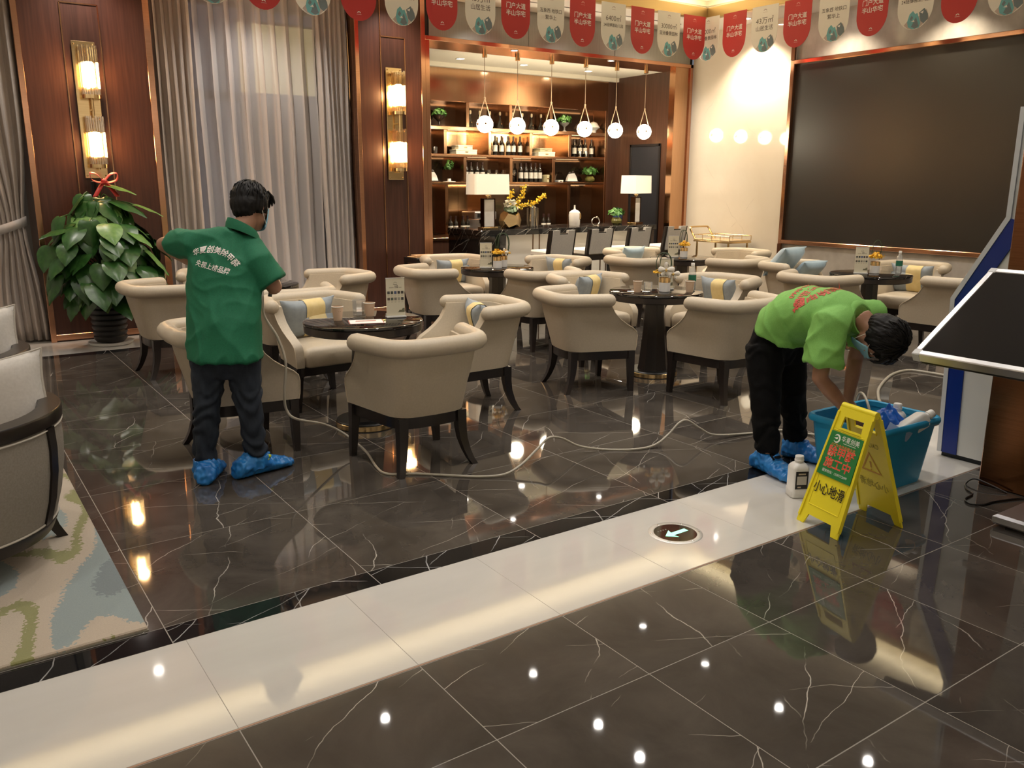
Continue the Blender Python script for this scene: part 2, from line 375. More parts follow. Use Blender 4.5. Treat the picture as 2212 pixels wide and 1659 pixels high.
# ceiling: perimeter at ZC, coffer at ZR with a stepped, lit cornice
pc = MB().bb(-4.5,10.15,COVE_Y+.12,10.55,ZC,ZC+.10).bb(COVE_X+.12,10.15,-3.0,COVE_Y+.12,ZC,ZC+.10)
pc.bb(-4.5,10.3,-3.1,12.0,ZR+.0,ZR+.12)
struct(pc.build('ceiling', M_ceil))
cl = MB()
for k,(dy,z0,z1) in enumerate(((.34,ZC+.10,ZC+.16),(.31,ZC+.16,ZC+.21),(.27,ZC+.21,ZC+.27),(.22,ZC+.27,ZR))):
    cl.bb(-4.5,COVE_X+dy,COVE_Y+dy,COVE_Y+.5,z0,z1); cl.bb(COVE_X+dy,COVE_X+.5,-3.0,COVE_Y+.5,z0,z1)
struct(cl.build('trim_1', M_covelit))
gl = MB().bb(-4.5,COVE_X+.05,COVE_Y,COVE_Y+.05,ZC-.02,ZC+.12,.004).bb(COVE_X,COVE_X+.05,-3.0,COVE_Y,ZC-.02,ZC+.12,.004)
gl.bb(-4.5,COVE_X+.05,COVE_Y+.05,COVE_Y+.14,ZC-.005,ZC+.01).bb(COVE_X+.05,COVE_X+.14,-3.0,COVE_Y+.14,ZC-.005,ZC+.01)
struct(gl.build('trim_2', M_goldtrim))
struct(MB().bb(-4.5,9.2,9.17,9.19,ZC-.004,ZC+.002).build('trim_3', mat('shadow gap', (.10,.08,.06), .6)))
def downlight(x,y,z,r,label,grp,cat='ceiling light'):
    t = thing('recessed_downlight', label, cat, (x,y,z), 0, grp)
    MB().lathe([(r,0),(r*1.32,0),(r*1.34,-.004),(r*1.30,-.008),(r*1.02,-.006)],20,cap0=False,cap1=False).build('trim_ring', M_plastw, t)
    MB().lathe([(r*1.0,-.004),(r*.01,-.005)],20,cap0=False).build('lens', M_down, t)
for x,y in DOWN[:18]: downlight(x,y,ZR,.045,'small round ceiling downlight seen only as a white dot mirrored in the floor','downlights of the raised ceiling')
for (x,y),lb in zip(WIND[1:3],('added round downlight in the perimeter ceiling above the left wall sconce','added round downlight in the perimeter ceiling above the sheer curtain')): downlight(x,y,ZC,.05,lb,'added downlights along the window wall')  # fixtures for two of the added curtain lamps
for (x,y),lb in zip(PERIM[:2],('bright round downlight above the cream marble wall beside the corner of the cove','round downlight above the grey marble, half behind the red flag right of the corner')): downlight(x,y,ZC,.05,lb,'downlights along the right wall')
for x,lb in zip((6.58,7.68,8.91),('leftmost of the three round downlights in the cream bar ceiling','middle one of the three round downlights in the cream bar ceiling','rightmost of the three round downlights in the cream bar ceiling')): downlight(x,10.85,3.30,.05,lb,'bar ceiling downlights')
for x,lb in zip((6.74,8.41),('left spotlight in the copper underside of the bar soffit','right spotlight in the copper underside of the bar soffit')): downlight(x,9.74,3.295,.038,lb,'soffit spotlights')

# wood pillars between the windows
def pillar(n, x0, x1, gx0, gx1, gtop, gbot):
    o = struct(MB().bb(x0+.05,x1-.06,9.67,10.36,0.0,ZC).build('wall_back_pillar_%d' % n, M_wood)); o.name = 'trim_pillar_%d' % n
    for a, b in ((x0,x0+.052),(x1-.062,x1)):
        MB().bb(a,b,9.655,10.30,.0,ZC,.003).build('copper_edge', M_copper, o)
    MB().bb(x0+.05,x1-.06,9.655,9.67,.015,.075,.002).build('copper_plinth', M_copper, o)
    g = MB(); th = .006
    g.bb(gx0-th,gx0+th,9.662,9.671,gbot,ZC if n==2 else gtop).bb(gx1-th,gx1+th,9.662,9.671,gbot,gtop).bb(gx0,gx1,9.662,9.671,gtop-th,gtop+th).bb(gx0,gx1,9.662,9.671,gbot-th,gbot+th)
    g.build('inlay_line', M_bronze, o); return o
pillar(1, .96, 2.19, 1.375, 1.71, 3.28, .45)
pillar(2, 4.43, 5.36, 4.76, 5.08, 3.28, .42)

# bar recess
o = struct(MB().bb(5.36,5.42,9.66,10.3,0,3.30,.003).build('trim_4', M_copper))
MB().bb(5.30,5.40,10.3,11.75,0,3.30).build('jamb_lining', M_wood2, o)
sf = struct(MB().bb(5.36,9.99,9.69,10.25,3.31,ZC-.002).build('trim_5', M_black))
for a, b in ((5.42,6.92),(6.92,8.42),(8.42,9.93)): MB().bb(a+.003,b-.003,9.672,9.69,3.345,ZC-.004,.002).build('steel_panel', M_grey, sf)
MB().bb(5.42,9.93,9.66,10.25,3.295,3.31).build('copper_soffit', M_copper, sf)
MB().bb(5.36,9.99,9.655,9.685,3.295,3.345,.003).build('copper_rim', M_copper, sf)
bw = struct(MB().bb(5.30,10.1,11.76,11.86,0,3.5).bb(5.30,10.1,10.25,11.78,3.40,3.5).build('wall_bar', M_wood2)); bw.name = 'wall_bar_back'
struct(MB().bb(5.40,9.98,10.25,11.78,3.30,3.40).bb(5.40,9.98,11.30,11.44,3.24,3.30).build('ceiling_bar', M_bceil))
pn = struct(MB().bb(9.64,9.95,9.68,9.80,0,3.30).build('trim_6', M_bronze2)); MB().bb(9.93,9.985,9.655,9.80,0,3.345,.003).build('copper_edge', M_copper, pn)
sw = struct(MB().bb(9.95,10.05,9.80,11.78,0,3.40).build('wall_bar_right', M_wood2))
dr = struct(MB().bb(9.935,9.95,10.28,10.92,.0,2.18,.003).build('door_1', mat('blue black door', (.022,.024,.030), .35)))
MB().bb(9.928,9.937,10.24,10.28,0,2.22,.002).bb(9.928,9.937,10.92,10.96,0,2.22,.002).bb(9.928,9.937,10.24,10.96,2.18,2.22,.002).build('door_frame', mat('dark door frame', (.012,.011,.012), .4), dr)
struct(MB().bb(9.80,9.95,11.38,11.76,0,3.30).build('trim_7', M_wood2))

# ------------------------------------------------------------------ bar shelf, counter and what stands on them
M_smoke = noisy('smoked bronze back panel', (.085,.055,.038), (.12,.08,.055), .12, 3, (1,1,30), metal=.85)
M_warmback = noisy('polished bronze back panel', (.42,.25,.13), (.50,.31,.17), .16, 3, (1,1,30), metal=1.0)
M_ledstrip = emit('lit shelf strip', (1.0,.70,.38), 1.6)
YF, YB = 11.40, 11.74
sh = thing('bar_shelf', 'wide bronze wall shelf with four rows of bays behind the bar counter', 'shelf', (7.6,11.57,0))
def part(mb, name, m, par, sm=35):                 # world-space part under a thing that is not at the origin
    o = mb.build(name, m, par, smooth=sm); o.matrix_parent_inverse = Matrix.Translation(par.location).inverted(); return o
def shelfpart(mb, name, m): return part(mb, name, m, sh)
rows = [(2.42,2.78),(2.02,2.37),(1.61,1.98),(.83,1.57)]
divs = [(7.035,7.825,8.62),(6.64,7.435,8.22,9.01),(6.98,7.835,8.68),(6.65,7.435,9.01)]
shelfpart(MB().bb(5.42,9.80,YF-.01,YF+.02,2.78,3.30), 'top_panel', M_bronze2)
for z0, z1 in ((2.37,2.42),(1.98,2.02),(1.57,1.61)): shelfpart(MB().bb(5.42,9.80,YF,YB,z0,z1,.004), 'shelf_board', M_bronze)
shelfpart(MB().bb(5.42,9.80,YF+.01,YB,2.775,2.80), 'shelf_board', M_bronze)
for (z0,z1), dv, r in zip(rows, divs, range(4)):
    xs = [5.44]+list(dv)+[9.78]
    for x in dv: shelfpart(MB().bb(x-.027,x+.027,YF+.003,YB,z0,z1,.003), 'divider', M_bronze)
    for a, b in zip(xs[:-1], xs[1:]):
        mid = (a+b)/2
        for p, q in ((a,mid),(mid,b)):
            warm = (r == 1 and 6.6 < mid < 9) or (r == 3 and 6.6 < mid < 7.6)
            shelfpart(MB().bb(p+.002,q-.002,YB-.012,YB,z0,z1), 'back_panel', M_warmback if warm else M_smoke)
        if r < 4: shelfpart(MB().bb(a+.06,mid-.02,YF+.03,YF+.036,z1-.005,z1-.001), 'light_strip', M_ledstrip)
for x0,x1 in ((5.40,5.44),(9.76,9.81)): shelfpart(MB().bb(x0,x1,YF-.005,YB,.83,2.80,.003), 'side_frame', M_bronze)
for (z0,z1), e in zip(rows, (.5,1.0,.5,.8)): lamp('AREA','shelf_led',(7.6,YF+.05,z1-.012),K_LED*e*1.6,(1,.66,.34),4.2,(math.radians(25),0,0),size_y=.02)
bc = thing('back_counter', 'low dark wood cabinet with a copper edged top under the bar shelf', 'cabinet', (7.6,11.3,0))
part(MB().bb(5.42,9.80,10.98,11.74,.0,.775,.004),'body',M_wood2,bc); part(MB().bb(5.42,9.82,10.95,11.74,.775,.81,.004),'worktop',M_bronze,bc)

# bottles, glasses and boxes
M_wine = mat('dark wine glass', (.012,.010,.008), .08, spec=.6); M_label = mat('cream bottle label', (.70,.66,.58), .6); M_foil = mat('dark capsule', (.03,.012,.012), .35)
wine0 = None
def wine(x,y,z,label,grp):
    global wine0
    if wine0 is None:
        t = thing('wine_bottle', label, 'bottle', (x,y,z), 0, grp)
        MB().lathe([(.012,0),(.036,.002),(.037,.01),(.037,.185),(.033,.205),(.016,.235),(.014,.285),(.0155,.287),(.0155,.30),(.002,.301)],14).build('glass_body', M_wine, t)
        MB().lathe([(.0376,.06),(.0376,.155)],14,cap0=False,cap1=False).build('paper_label', M_label, t)
        MB().lathe([(.0152,.245),(.0162,.286),(.0165,.302),(.002,.3025)],12,cap0=False).build('capsule', M_foil, t); wine0 = t; return t
    return dup(wine0,(x,y,z),random.uniform(-.2,.2),label,grp)
random.seed(4)
ordw = ['leftmost','second','middle','fourth','rightmost']
for i,x in enumerate((7.64,7.76,7.89,7.99,8.12)): wine(x,11.57,2.02,f'{ordw[i]} of five dark wine bottles on the lit middle shelf between the two box stacks','wine bottles on the lit middle shelf')
o4 = ['leftmost','second','third','rightmost']
for i,x in enumerate((9.26,9.38,9.49,9.63)): wine(x,11.60,2.02,f'{o4[i]} of four dark wine bottles at the right end of the middle shelf','wine bottles at the shelf end')
for i,x in enumerate((7.10,7.19,7.30,7.40)): wine(x,11.57,1.61,f'{o4[i]} of four wine bottles on the lower shelf above the left lamp shade','wine bottles above the left lamp')
for i,x in enumerate((8.14,8.24,8.34,8.43,8.52)): wine(x,11.57,1.61,f'{ordw[i]} of five wine bottles on the lower shelf right of the left lamp','wine bottles of the lower shelf')
for i,x in enumerate((6.62,6.71,6.84,6.92)): wine(x,11.25,.81,f'{o4[i]} of four wine bottles on the back counter left of the lamp','wine bottles on the back counter')
for i,x in enumerate((8.37,8.47)): wine(x,11.25,.81,('left' if i==0 else 'right')+' of two wine bottles on the back counter right of the clear vase','wine bottles beside the vase')
M_amber = mat('clear cognac glass', (.14,.13,.10), .04, trans=.85, ior=1.45); M_cork = mat('pale stopper', (.60,.50,.34), .4)
dec0 = None
for i,x in enumerate((7.19,7.36,7.55,7.74,7.98,8.17,8.35,8.54)):
    lb = ('first','second','third','fourth')[i%4]+' long-necked clear decanter in the '+('left' if i<4 else 'right')+' bay of the top shelf'
    if dec0 is None:
        dec0 = t = thing('decanter', lb, 'decanter', (x,11.58,2.42), 0, 'clear decanters on the top shelf')
        MB().lathe([(.03,0),(.062,.003),(.064,.03),(.05,.075),(.024,.12),(.014,.15),(.013,.20),(.016,.21),(.002,.211)],16,sy=.6).build('glass_body', M_amber, t)
        MB().lathe([(.012,.208),(.017,.212),(.018,.25),(.010,.262),(.001,.264)],12).build('stopper', M_cork, t)
        MB().lathe([(.015,.07),(.013,.09),(.001,.095)],8,c=(0,-.04,0)).build('medallion', M_gold, t)
    else: dup(dec0,(x,11.58,2.42),0,lb)
gl0 = None
def wineglass(x,y,z,lb,grp='stemmed glasses on the bar shelves'):
    global gl0
    if gl0 is None:
        gl0 = t = thing('wine_glass', lb, 'glass', (x,y,z), 0, grp)
        MB().lathe([(.034,0),(.030,.004),(.005,.012),(.004,.085)],14).build('stem', M_glass, t)
        MB().lathe([(.004,.085),(.030,.105),(.041,.14),(.036,.19),(.0345,.19),(.039,.14),(.028,.108),(.003,.09)],16).build('bowl', M_glass, t); return t
    return dup(gl0,(x,y,z),0,lb,grp)
for i,x in enumerate((7.53,7.67,7.80)): wineglass(x,11.58,1.61,('left','middle','right')[i]+' stemmed glass on the lower shelf right above the left lamp shade')
wineglass(8.01,11.58,1.61,'single stemmed glass on the lower shelf beside the five wine bottles')
tm0 = None
for i,(x,z,lb) in enumerate(((9.27,2.02,'left of two glass tumblers before the four wine bottles at the shelf end'),(9.40,2.02,'right of two glass tumblers before the four wine bottles at the shelf end'),(6.50,2.02,'glass tumbler at the left end of the middle shelf'))):
    if tm0 is None:
        tm0 = tag(MB().lathe([(.030,0),(.036,.005),(.040,.10),(.037,.10),(.033,.012),(.001,.010)],16).build('tumbler', M_glass, None,(x,11.46,z)),lb,'glass','tumblers on the middle shelf')
    else:
        q = tm0.copy(); C.objects.link(q); q.location=(x,11.46,z); q['label']=lb
M_boxc = mat('cream box card', (.74,.68,.52), .6); M_boxo = mat('olive box card', (.45,.40,.24), .6)
def giftbox(x0,x1,z,h,m,lb):
    t = thing('storage_box', lb, 'box', ((x0+x1)/2,11.55,z), 0, 'flat boxes on the middle shelf'); wd = x1-x0
    MB().box((0,0,h*.38),(wd-.006,.20,h*.76),.003).build('body', m, t); MB().box((0,0,h*.86),(wd,.206,h*.28),.003).build('lid', m, t)
    MB().box((0,-.104,h*.5),(.055,.004,.012),.001).build('label_holder', M_gold, t)
giftbox(6.85,7.23,2.02,.075,M_boxc,'wide cream box, bottom of the left stack on the lit middle shelf')
giftbox(6.89,7.15,2.096,.06,M_boxc,'small cream box, top of the left stack on the lit middle shelf')
giftbox(8.40,8.74,2.02,.07,M_boxc,'wide cream box, bottom of the right stack on the lit middle shelf')
giftbox(8.43,8.68,2.091,.055,M_boxo,'olive box, top of the right stack on the lit middle shelf')
giftbox(8.82,8.92,1.61,.035,M_plastw,'tiny white box on the lower shelf right of the divider')
giftbox(8.58,8.80-.17,1.61,.12,M_boxo,'narrow brown box beside five wine bottles on the lower shelf')
M_leaf2 = noisy('fresh green leaves', (.035,.12,.02), (.09,.24,.05), .45, 14, detail=2)
def leaves(mb, c, r, n, s, seed, flat=.7):
    rd = random.Random(seed)
    for _ in range(n):
        a = rd.uniform(0,2*PI); e = math.asin(rd.uniform(-.25,1)); d = Vector((math.cos(a)*math.cos(e),math.sin(a)*math.cos(e),math.sin(e)*flat))
        p = Vector(c)+d*r*rd.uniform(.55,1); t = d.cross(Vector((rd.uniform(-1,1),rd.uniform(-1,1),rd.uniform(-.3,1)))).normalized(); b = (d+Vector((0,0,.4))).normalized().cross(t).normalized()
        ss = s*rd.uniform(.7,1.3); l = (t+d*.5).normalized()
        mb.add([p-l*ss,p-l*ss*.2+b*ss*.6,p+l*ss*.55+b*ss*.35,p+l*ss,p+l*ss*.55-b*ss*.35,p-l*ss*.2-b*ss*.6,p+d*ss*.12],[(0,1,6),(1,2,6),(2,3,6),(3,4,6),(4,5,6),(5,0,6)])
    return mb
def potplant(x,y,z,prof,mpot,r,n,s,lb,seed,zc,name='potted_plant',flat=.7):
    t = thing(name, lb, 'plant', (x,y,z)); MB().lathe(prof,18).build('pot', mpot, t)
    f = leaves(MB(),(0,0,zc),r,n,s,seed,flat).build('foliage', M_leaf2, t, smooth=0); f['kind']='stuff'; return t
M_dkpot = mat('dark pedestal bowl', (.03,.02,.017), .25); M_opot = mat('olive glass bowl', (.30,.28,.08), .1, trans=.5); M_cer = mat('white glazed ceramic', (.80,.77,.72), .15)
potplant(6.62,11.55,2.42,[(.05,0),(.05,.01),(.015,.03),(.018,.07),(.08,.12),(.10,.16),(.09,.165),(.002,.15)],M_dkpot,.13,90,.035,'green plant in a dark pedestal bowl at the left end of the top shelf',1,.18)
potplant(9.00,11.55,2.42,[(.045,0),(.045,.01),(.014,.03),(.014,.08),(.07,.12),(.085,.15),(.002,.15)],mat('grey pedestal bowl',(.25,.24,.22),.2),.13,90,.035,'green plant in a grey pedestal bowl at the right of the top shelf',2,.18)
potplant(9.58,11.56,1.61,[(.05,0),(.085,.03),(.09,.06),(.06,.10),(.055,.10),(.002,.09)],M_opot,.15,110,.032,'fern in a yellow bowl at the right end of the lower shelf',3,.16)
potplant(6.79,11.56,1.61,[(.10,0),(.10,.012),(.03,.016),(.028,.05),(.002,.05)],M_cer,.085,60,.028,'small dark shrub on a white dish on the lower left shelf',4,.22,flat=1.3)
for x,lb in ((9.18,'white mountain-shaped ornament on the lower shelf left of the fern'),(6.47,'white mountain-shaped ornament at the left end of the lower shelf')):
    t = thing('mountain_ornament', lb, 'ornament', (x,11.56,1.61), 0, 'mountain ornaments')
    MB().loft([[(-.11,-.03,.02),(.11,-.03,.02),(.11,.03,.02),(-.11,.03,.02)],[(-.085,-.02,.10),(.085,-.02,.10),(.085,.02,.10),(-.085,.02,.10)],[(-.06,-.012,.14),(.05,-.012,.15),(.05,.012,.15),(-.06,.012,.14)]]).build('peak', M_cer, t)
    MB().ball((-.03,0,.15),(.035,.014,.03),8,6).ball((.03,0,.155),(.03,.014,.035),8,6).build('dark_top', M_dkpot, t)
    MB().bb(-.13,.13,-.05,.05,0,.02,.003).build('stand', M_dkpot, t)
t = thing('shade_ornament', 'white pleated cone ornament at the right end of the top shelf', 'ornament', (9.62,11.55,2.42))
MB().lathe([(.035,0),(.05,.005),(.055,.05),(.115,.09),(.06,.17),(.02,.185),(.002,.187)],24).build('shade', M_cer, t); MB().lathe([(.012,.187),(.006,.20),(.006,.30),(.001,.301)],8).build('rod', M_bronze, t)
# espresso machine
t = thing('coffee_machine', 'grey coffee machine on the back counter behind the left table lamp', 'coffee machine', (7.17,11.30,.81))
MB().bb(-.19,.19,-.16,.2,.0,.06,.006).bb(-.19,.19,.02,.2,.06,.24,.006).bb(-.2,.2,-.18,.21,.24,.36,.012).build('body', M_steel, t)
MB().tube([(-.05,-.1,.24),(-.05,-.1,.19),(-.05,-.22,.185)],.016,8).build('filter_handle', M_black, t); MB().bb(-.15,.15,-.19,-.181,.27,.33).build('control_panel', M_black, t)

# bar counter
M_bmarb = marble('black counter marble', (.010,.010,.010), (.022,.021,.020), (.42,.40,.36), .06, 2.2, .02, False, 3.0, (.46,.58))
M_cfront = noisy('cream counter front', (.66,.62,.55), (.72,.69,.62), .3, 2, (1,1,6), detail=6)
ct = thing('bar_counter', 'long bar counter with black marble top and cream front behind the stools', 'counter', (7.7,10.1,0))
part(MB().bb(6.16,9.36,9.66,10.56,.905,.98,.006),'marble_top',M_bmarb,ct); part(MB().bb(6.17,6.23,9.70,10.55,0,.905,.004),'side_panel',M_bmarb,ct); part(MB().bb(9.29,9.35,9.70,10.55,0,.905,.004),'side_panel',mat('dark end panel',(.03,.018,.014),.4),ct)
part(MB().bb(6.23,6.60,9.74,9.78,0,.905),'marble_front',M_bmarb,ct)
xs=[6.60,7.06,7.17,7.68,7.79,8.30,8.41,8.92,9.29]
for a,b in zip(xs[:-1],xs[1:]): part(MB().bb(a+.007,b-.007,9.735,9.78,0.03,.905,.002),'front_panel',M_cfront,ct)
for x in xs[1:-1]: part(MB().bb(x-.007,x+.007,9.729,9.77,0.03,.905),'bronze_strip',mat('dark bronze strip',(.16,.09,.045),.3,1.0) if 'dark bronze strip' not in bpy.data.materials else bpy.data.materials['dark bronze strip'],ct)
part(MB().bb(6.24,9.29,9.76,10.5,0,.03),'plinth',M_black,ct)

# stools
M_grlea = noisy('pale grey leather', (.48,.47,.455), (.53,.52,.50), .42, 60, bmp=.03, detail=2); M_whlea = noisy('off white leather', (.70,.67,.61), (.74,.71,.65), .45, 60, detail=2)
def stool():
    t = thing('bar_stool', '', 'stool', (7,9.3,0))
    MB().box((0,.03,.665),(.40,.42,.085),.02).build('seat', M_whlea, t)
    for sx in (-1,1):
        MB().loft([[(sx*.20-.02,-.20+dy,z),(sx*.20+.02,-.20+dy,z),(sx*.20+.02,-.155+dy,z),(sx*.20-.02,-.155+dy,z)] for z,dy in ((0,-.05),(.3,-.012),(.62,0),(.70,-.005),(.985,-.06))]).build('back_post', M_dwood, t)
        MB().box((sx*.185,.215,.31),(.042,.042,.62),.004).build('leg', M_dwood, t)
    fr = MB().bb(-.20,.20,-.19,-.16,.555,.625).bb(-.20,.20,.20,.23,.555,.625).bb(-.205,-.175,-.17,.21,.555,.625).bb(.175,.205,-.17,.21,.555,.625)
    fr.build('seat_frame', M_dwood, t); MB().bb(-.18,.18,.20,.225,.20,.235).bb(-.20,-.175,-.17,.21,.24,.265).bb(.175,.20,-.17,.21,.24,.265).build('foot_rail', M_dwood, t)
    b = MB()   # upholstered back with a notch in its top edge
    pr = [(-.18,.645),(.18,.645),(.18,.985),(.072,.985),(.072,.93),(-.072,.93),(-.072,.985),(-.18,.985)]
    def bk(x,z,o): 
        d = (z-.645)/.34; return (x,-.195-.062*d+o,z)
    b.loft([[bk(x,z,-.022) for x,z in pr],[bk(x,z,.03) for x,z in pr]]); b.build('backrest', M_grlea, t)
    MB().add([bk(x,z,o) for z in (.915,.945) for o in (-.012,.02) for x in (-.073,.073)],[(0,1,3,2),(4,6,7,5),(0,4,5,1),(2,3,7,6),(0,2,6,4),(1,5,7,3)]).build('handle_bar', M_dwood, t); return t
st0 = stool()
for i,(x,lb) in enumerate(((7.08,'first from the left'),(7.75,'second from the left'),(8.48,'third from the left'),(9.19,'fourth, rightmost'))):
    s_ = st0 if i==0 else dup(st0,(x,9.30,0)); s_.location=(x,9.32,0); s_['label']=f'grey backed bar stool at the counter, {lb}'; s_['group']='bar stools at the counter'

# table lamps on the counter
M_shade = mat('cream linen shade', (.80,.74,.62), .8, estr=.42, ecol=(1,.80,.55)); M_mblock = noisy('pale marble block', (.60,.58,.54), (.72,.70,.66), .25, 7)
def tlamp(x,y,lb,rz):
    t = thing('table_lamp', lb, 'lamp', (x,y,.98), rz, 'table lamps on the bar counter')
    MB().bb(-.12,.12,-.075,.075,0,.025,.003).build('base', M_gold, t)
    MB().bb(-.085,.085,-.032,.032,.03,.40,.003).build('column', M_mblock, t)
    fr = MB()
    for sx in (-1,1):
        for sy in (-1,1): fr.bb(sx*.09-.006,sx*.09+.006,sy*.034-.006,sy*.034+.006,.025,.405)
    fr.bb(-.096,.096,-.04,.04,.40,.412).bb(-.097,-.0855,-.032,.032,.03,.40).build('frame', mat('dark bronze frame',(.07,.035,.02),.3,1.0), t)
    MB().lathe([(.016,.41),(.016,.425),(.04,.43),(.04,.45),(.012,.455),(.012,.53)],12).build('neck', M_gold, t)
    hx,hy=.285,.13; 
    def ring(k,z): return [(sx*(hx-k+dx),sy*(hy-k+dy),z) for sx,sy,dx,dy in ((-1,-1,0,-.02),(-1,-1,-.02,0),(1,-1,-.02,0),(1,-1,0,-.02),(1,1,0,-.02),(1,1,-.02,0),(-1,1,-.02,0),(-1,1,0,-.02))]
    MB().loft([ring(0,.465),ring(.006,.735),ring(.012,.735),ring(.006,.465)],False,False).build('lamp_shade', M_shade, t)
    MB().ball((0,0,.58),.03,10,8).build('bulb', emit('warm bulb',(1,.8,.55),6), t)
tlamp(6.47,9.98,'square table lamp with cream shade at the left end of the bar counter',0)
tlamp(9.24,10.02,'square table lamp with cream shade at the right end of the bar counter',math.radians(20))
# faceted gold planter
rd = random.Random(3)
t = thing('faceted_planter', 'gold faceted planter with yellow sprays on the bar counter beside the left lamp', 'planter', (6.84,9.98,.98))
bm = bmesh.new(); bmesh.ops.create_icosphere(bm, subdivisions=1, radius=.16)
d0 = []
for f in bm.faces: d0.append(f.calc_center_median().normalized())
bm.free(); bm = bmesh.new()
for d in d0: bm.verts.new(d*.165)
bmesh.ops.convex_hull(bm, input=bm.verts[:]); bmesh.ops.dissolve_limit(bm, angle_limit=math.radians(12), verts=bm.verts[:], edges=bm.edges[:])
R_t = Matrix.Rotation(math.radians(28),3,'X') @ Matrix.Rotation(math.radians(20),3,'Z')
for v in bm.verts: v.co = R_t @ v.co; v.co.z = max(v.co.z,-.105)+.105
me = bpy.data.meshes.new('facet_body'); bm.to_mesh(me); bm.free(); me.materials.append(M_gold); link('facet_body', me, t)
f = leaves(MB(),(0,-.02,.24),.10,50,.04,9).build('green_leaves', noisy('sage leaves',(.10,.18,.08),(.25,.32,.2),.6,8), t, smooth=0); f['kind']='stuff'
fl = MB()
for k in range(14): leaves(fl,(rd.uniform(-.08,.08),rd.uniform(-.08,.02),.30+rd.uniform(-.05,.08)),.03,5,.03,k)
w_ = fl.build('white_blossoms', mat('cream petals',(.80,.76,.62),.6), t, smooth=0); w_['kind']='stuff'
yl = MB(); st = MB()
for path in ([(.0,0,.2),(.0,0,.40),(.03,0,.50)],[(.02,0,.2),(.10,-.02,.33),(.18,-.02,.45),(.22,-.02,.56)],[(.03,0,.2),(.18,-.05,.31),(.34,-.08,.33),(.46,-.06,.39),(.54,-.06,.45)]):
    pp = catmull(path,6); st.tube(pp,.003,5)
    for p in pp[4:]:
        for k in range(5): leaves(yl,p+Vector((rd.gauss(0,.018),rd.gauss(0,.018),rd.gauss(0,.018))),.012,3,.016,rd.randint(0,9999))
st.build('stem', mat('olive stem',(.12,.14,.04),.6), t); y_ = yl.build('yellow_blossoms', mat('yellow petals',(.85,.60,.04),.5), t, smooth=0); y_['kind']='stuff'
t = thing('crystal_vase', 'tall clear ribbed crystal vase on the bar counter behind the yellow sprays', 'vase', (7.26,10.02,.98))
MB().lathe([(.085,0),(.085,.012),(.07,.16),(.062,.28),(.056,.28),(.063,.16),(.075,.02),(.002,.02)],20).build('glass_body', M_glass, t)
for k in range(10): MB().box((.079*math.cos(k*PI/5),.079*math.sin(k*PI/5),.14),(.01,.01,.27),.003).build('rib', M_rod, t)
MB().lathe([(.06,.28),(.03,.30),(.014,.305),(.02,.33),(.002,.345)],14).build('lid', M_glass, t)
t = thing('white_bottle_vase', 'white bottle vase with gold painted mark on the bar counter', 'vase', (8.01,10.0,.98))
MB().lathe([(.075,0),(.08,.01),(.086,.16),(.080,.20),(.05,.225),(.016,.24),(.012,.265),(.012,.30),(.014,.303),(.002,.303)],24).build('body', M_cer, t)
MB().ball((.045,-.075,.14),(.02,.006,.05),10,8).build('gold_mark', M_gold, t)
t = thing('ring_ornament', 'small silver ring ornament on the bar counter', 'ornament', (8.42,10.0,.98))
MB().tube([(.075*math.cos(a),0,.055+.062*math.sin(a)) for a in [x*2*PI/28 for x in range(29)]],.008,8,cap=False).build('ring', M_chrome, t); MB().ball((.02,0,.118),.016,8,6).build('jewel', M_chrome, t); MB().bb(-.05,.05,-.02,.02,0,.006).build('foot', M_chrome, t)
potplant(8.88,10.05,.98,[(.05,0),(.075,.02),(.085,.06),(.06,.105),(.055,.105),(.002,.10)],M_opot,.13,120,.03,'round leafed plant in a glass bowl on the bar counter left of the right lamp',7,.165)
t = thing('blue_vase', 'dark blue vase behind the round leafed plant on the bar counter', 'vase', (9.08,10.25,.98)); MB().lathe([(.06,0),(.07,.02),(.08,.14),(.05,.2),(.06,.24),(.05,.24),(.002,.2)],20).build('body', mat('dark blue glaze',(.03,.05,.11),.2), t)

# pendant globes
ropm = mat('tan leather cord', (.42,.30,.18), .6)
pen0 = None
for i,x in enumerate((6.53,7.07,7.66,8.28,8.88,9.47)):
    lb = f'{("first","second","third","fourth","fifth","sixth")[i]} from the left of the six glowing globe pendants above the bar'
    if pen0 is None:
        pen0 = t = thing('globe_pendant', lb, 'pendant lamp', (x,10.14,2.375), 0, 'globe pendants above the bar counter')
        MB().ball((0,0,0),.112,28,18).build('globe', M_globe, t)
        for s in (-1,1): MB().tube([(s*.115,0,-.01),(s*.112,0,.03),(s*.0,0,.335)],.006,6).build('strap', ropm, t)
        for s in (-1,1): MB().lathe([(.022,0),(.022,.006),(.012,.014),(.001,.015)],12).build('boss', M_gold, t, rot=(0,s*PI/2,0), loc=(s*.110,0,0))
        b2 = MB().ball((-.05,-.10,.005),(.018,.012,.018),10,8).build('front_boss', M_gold, t)
        MB().lathe([(.012,.32),(.014,.345),(.005,.355),(.004,.86)],8).build('cord', ropm, t)
        MB().lathe([(.034,.86),(.034,.92),(.002,.922)],14).build('canopy', M_gold, t)
    else: dup(pen0,(x,10.14,2.375),0,lb)

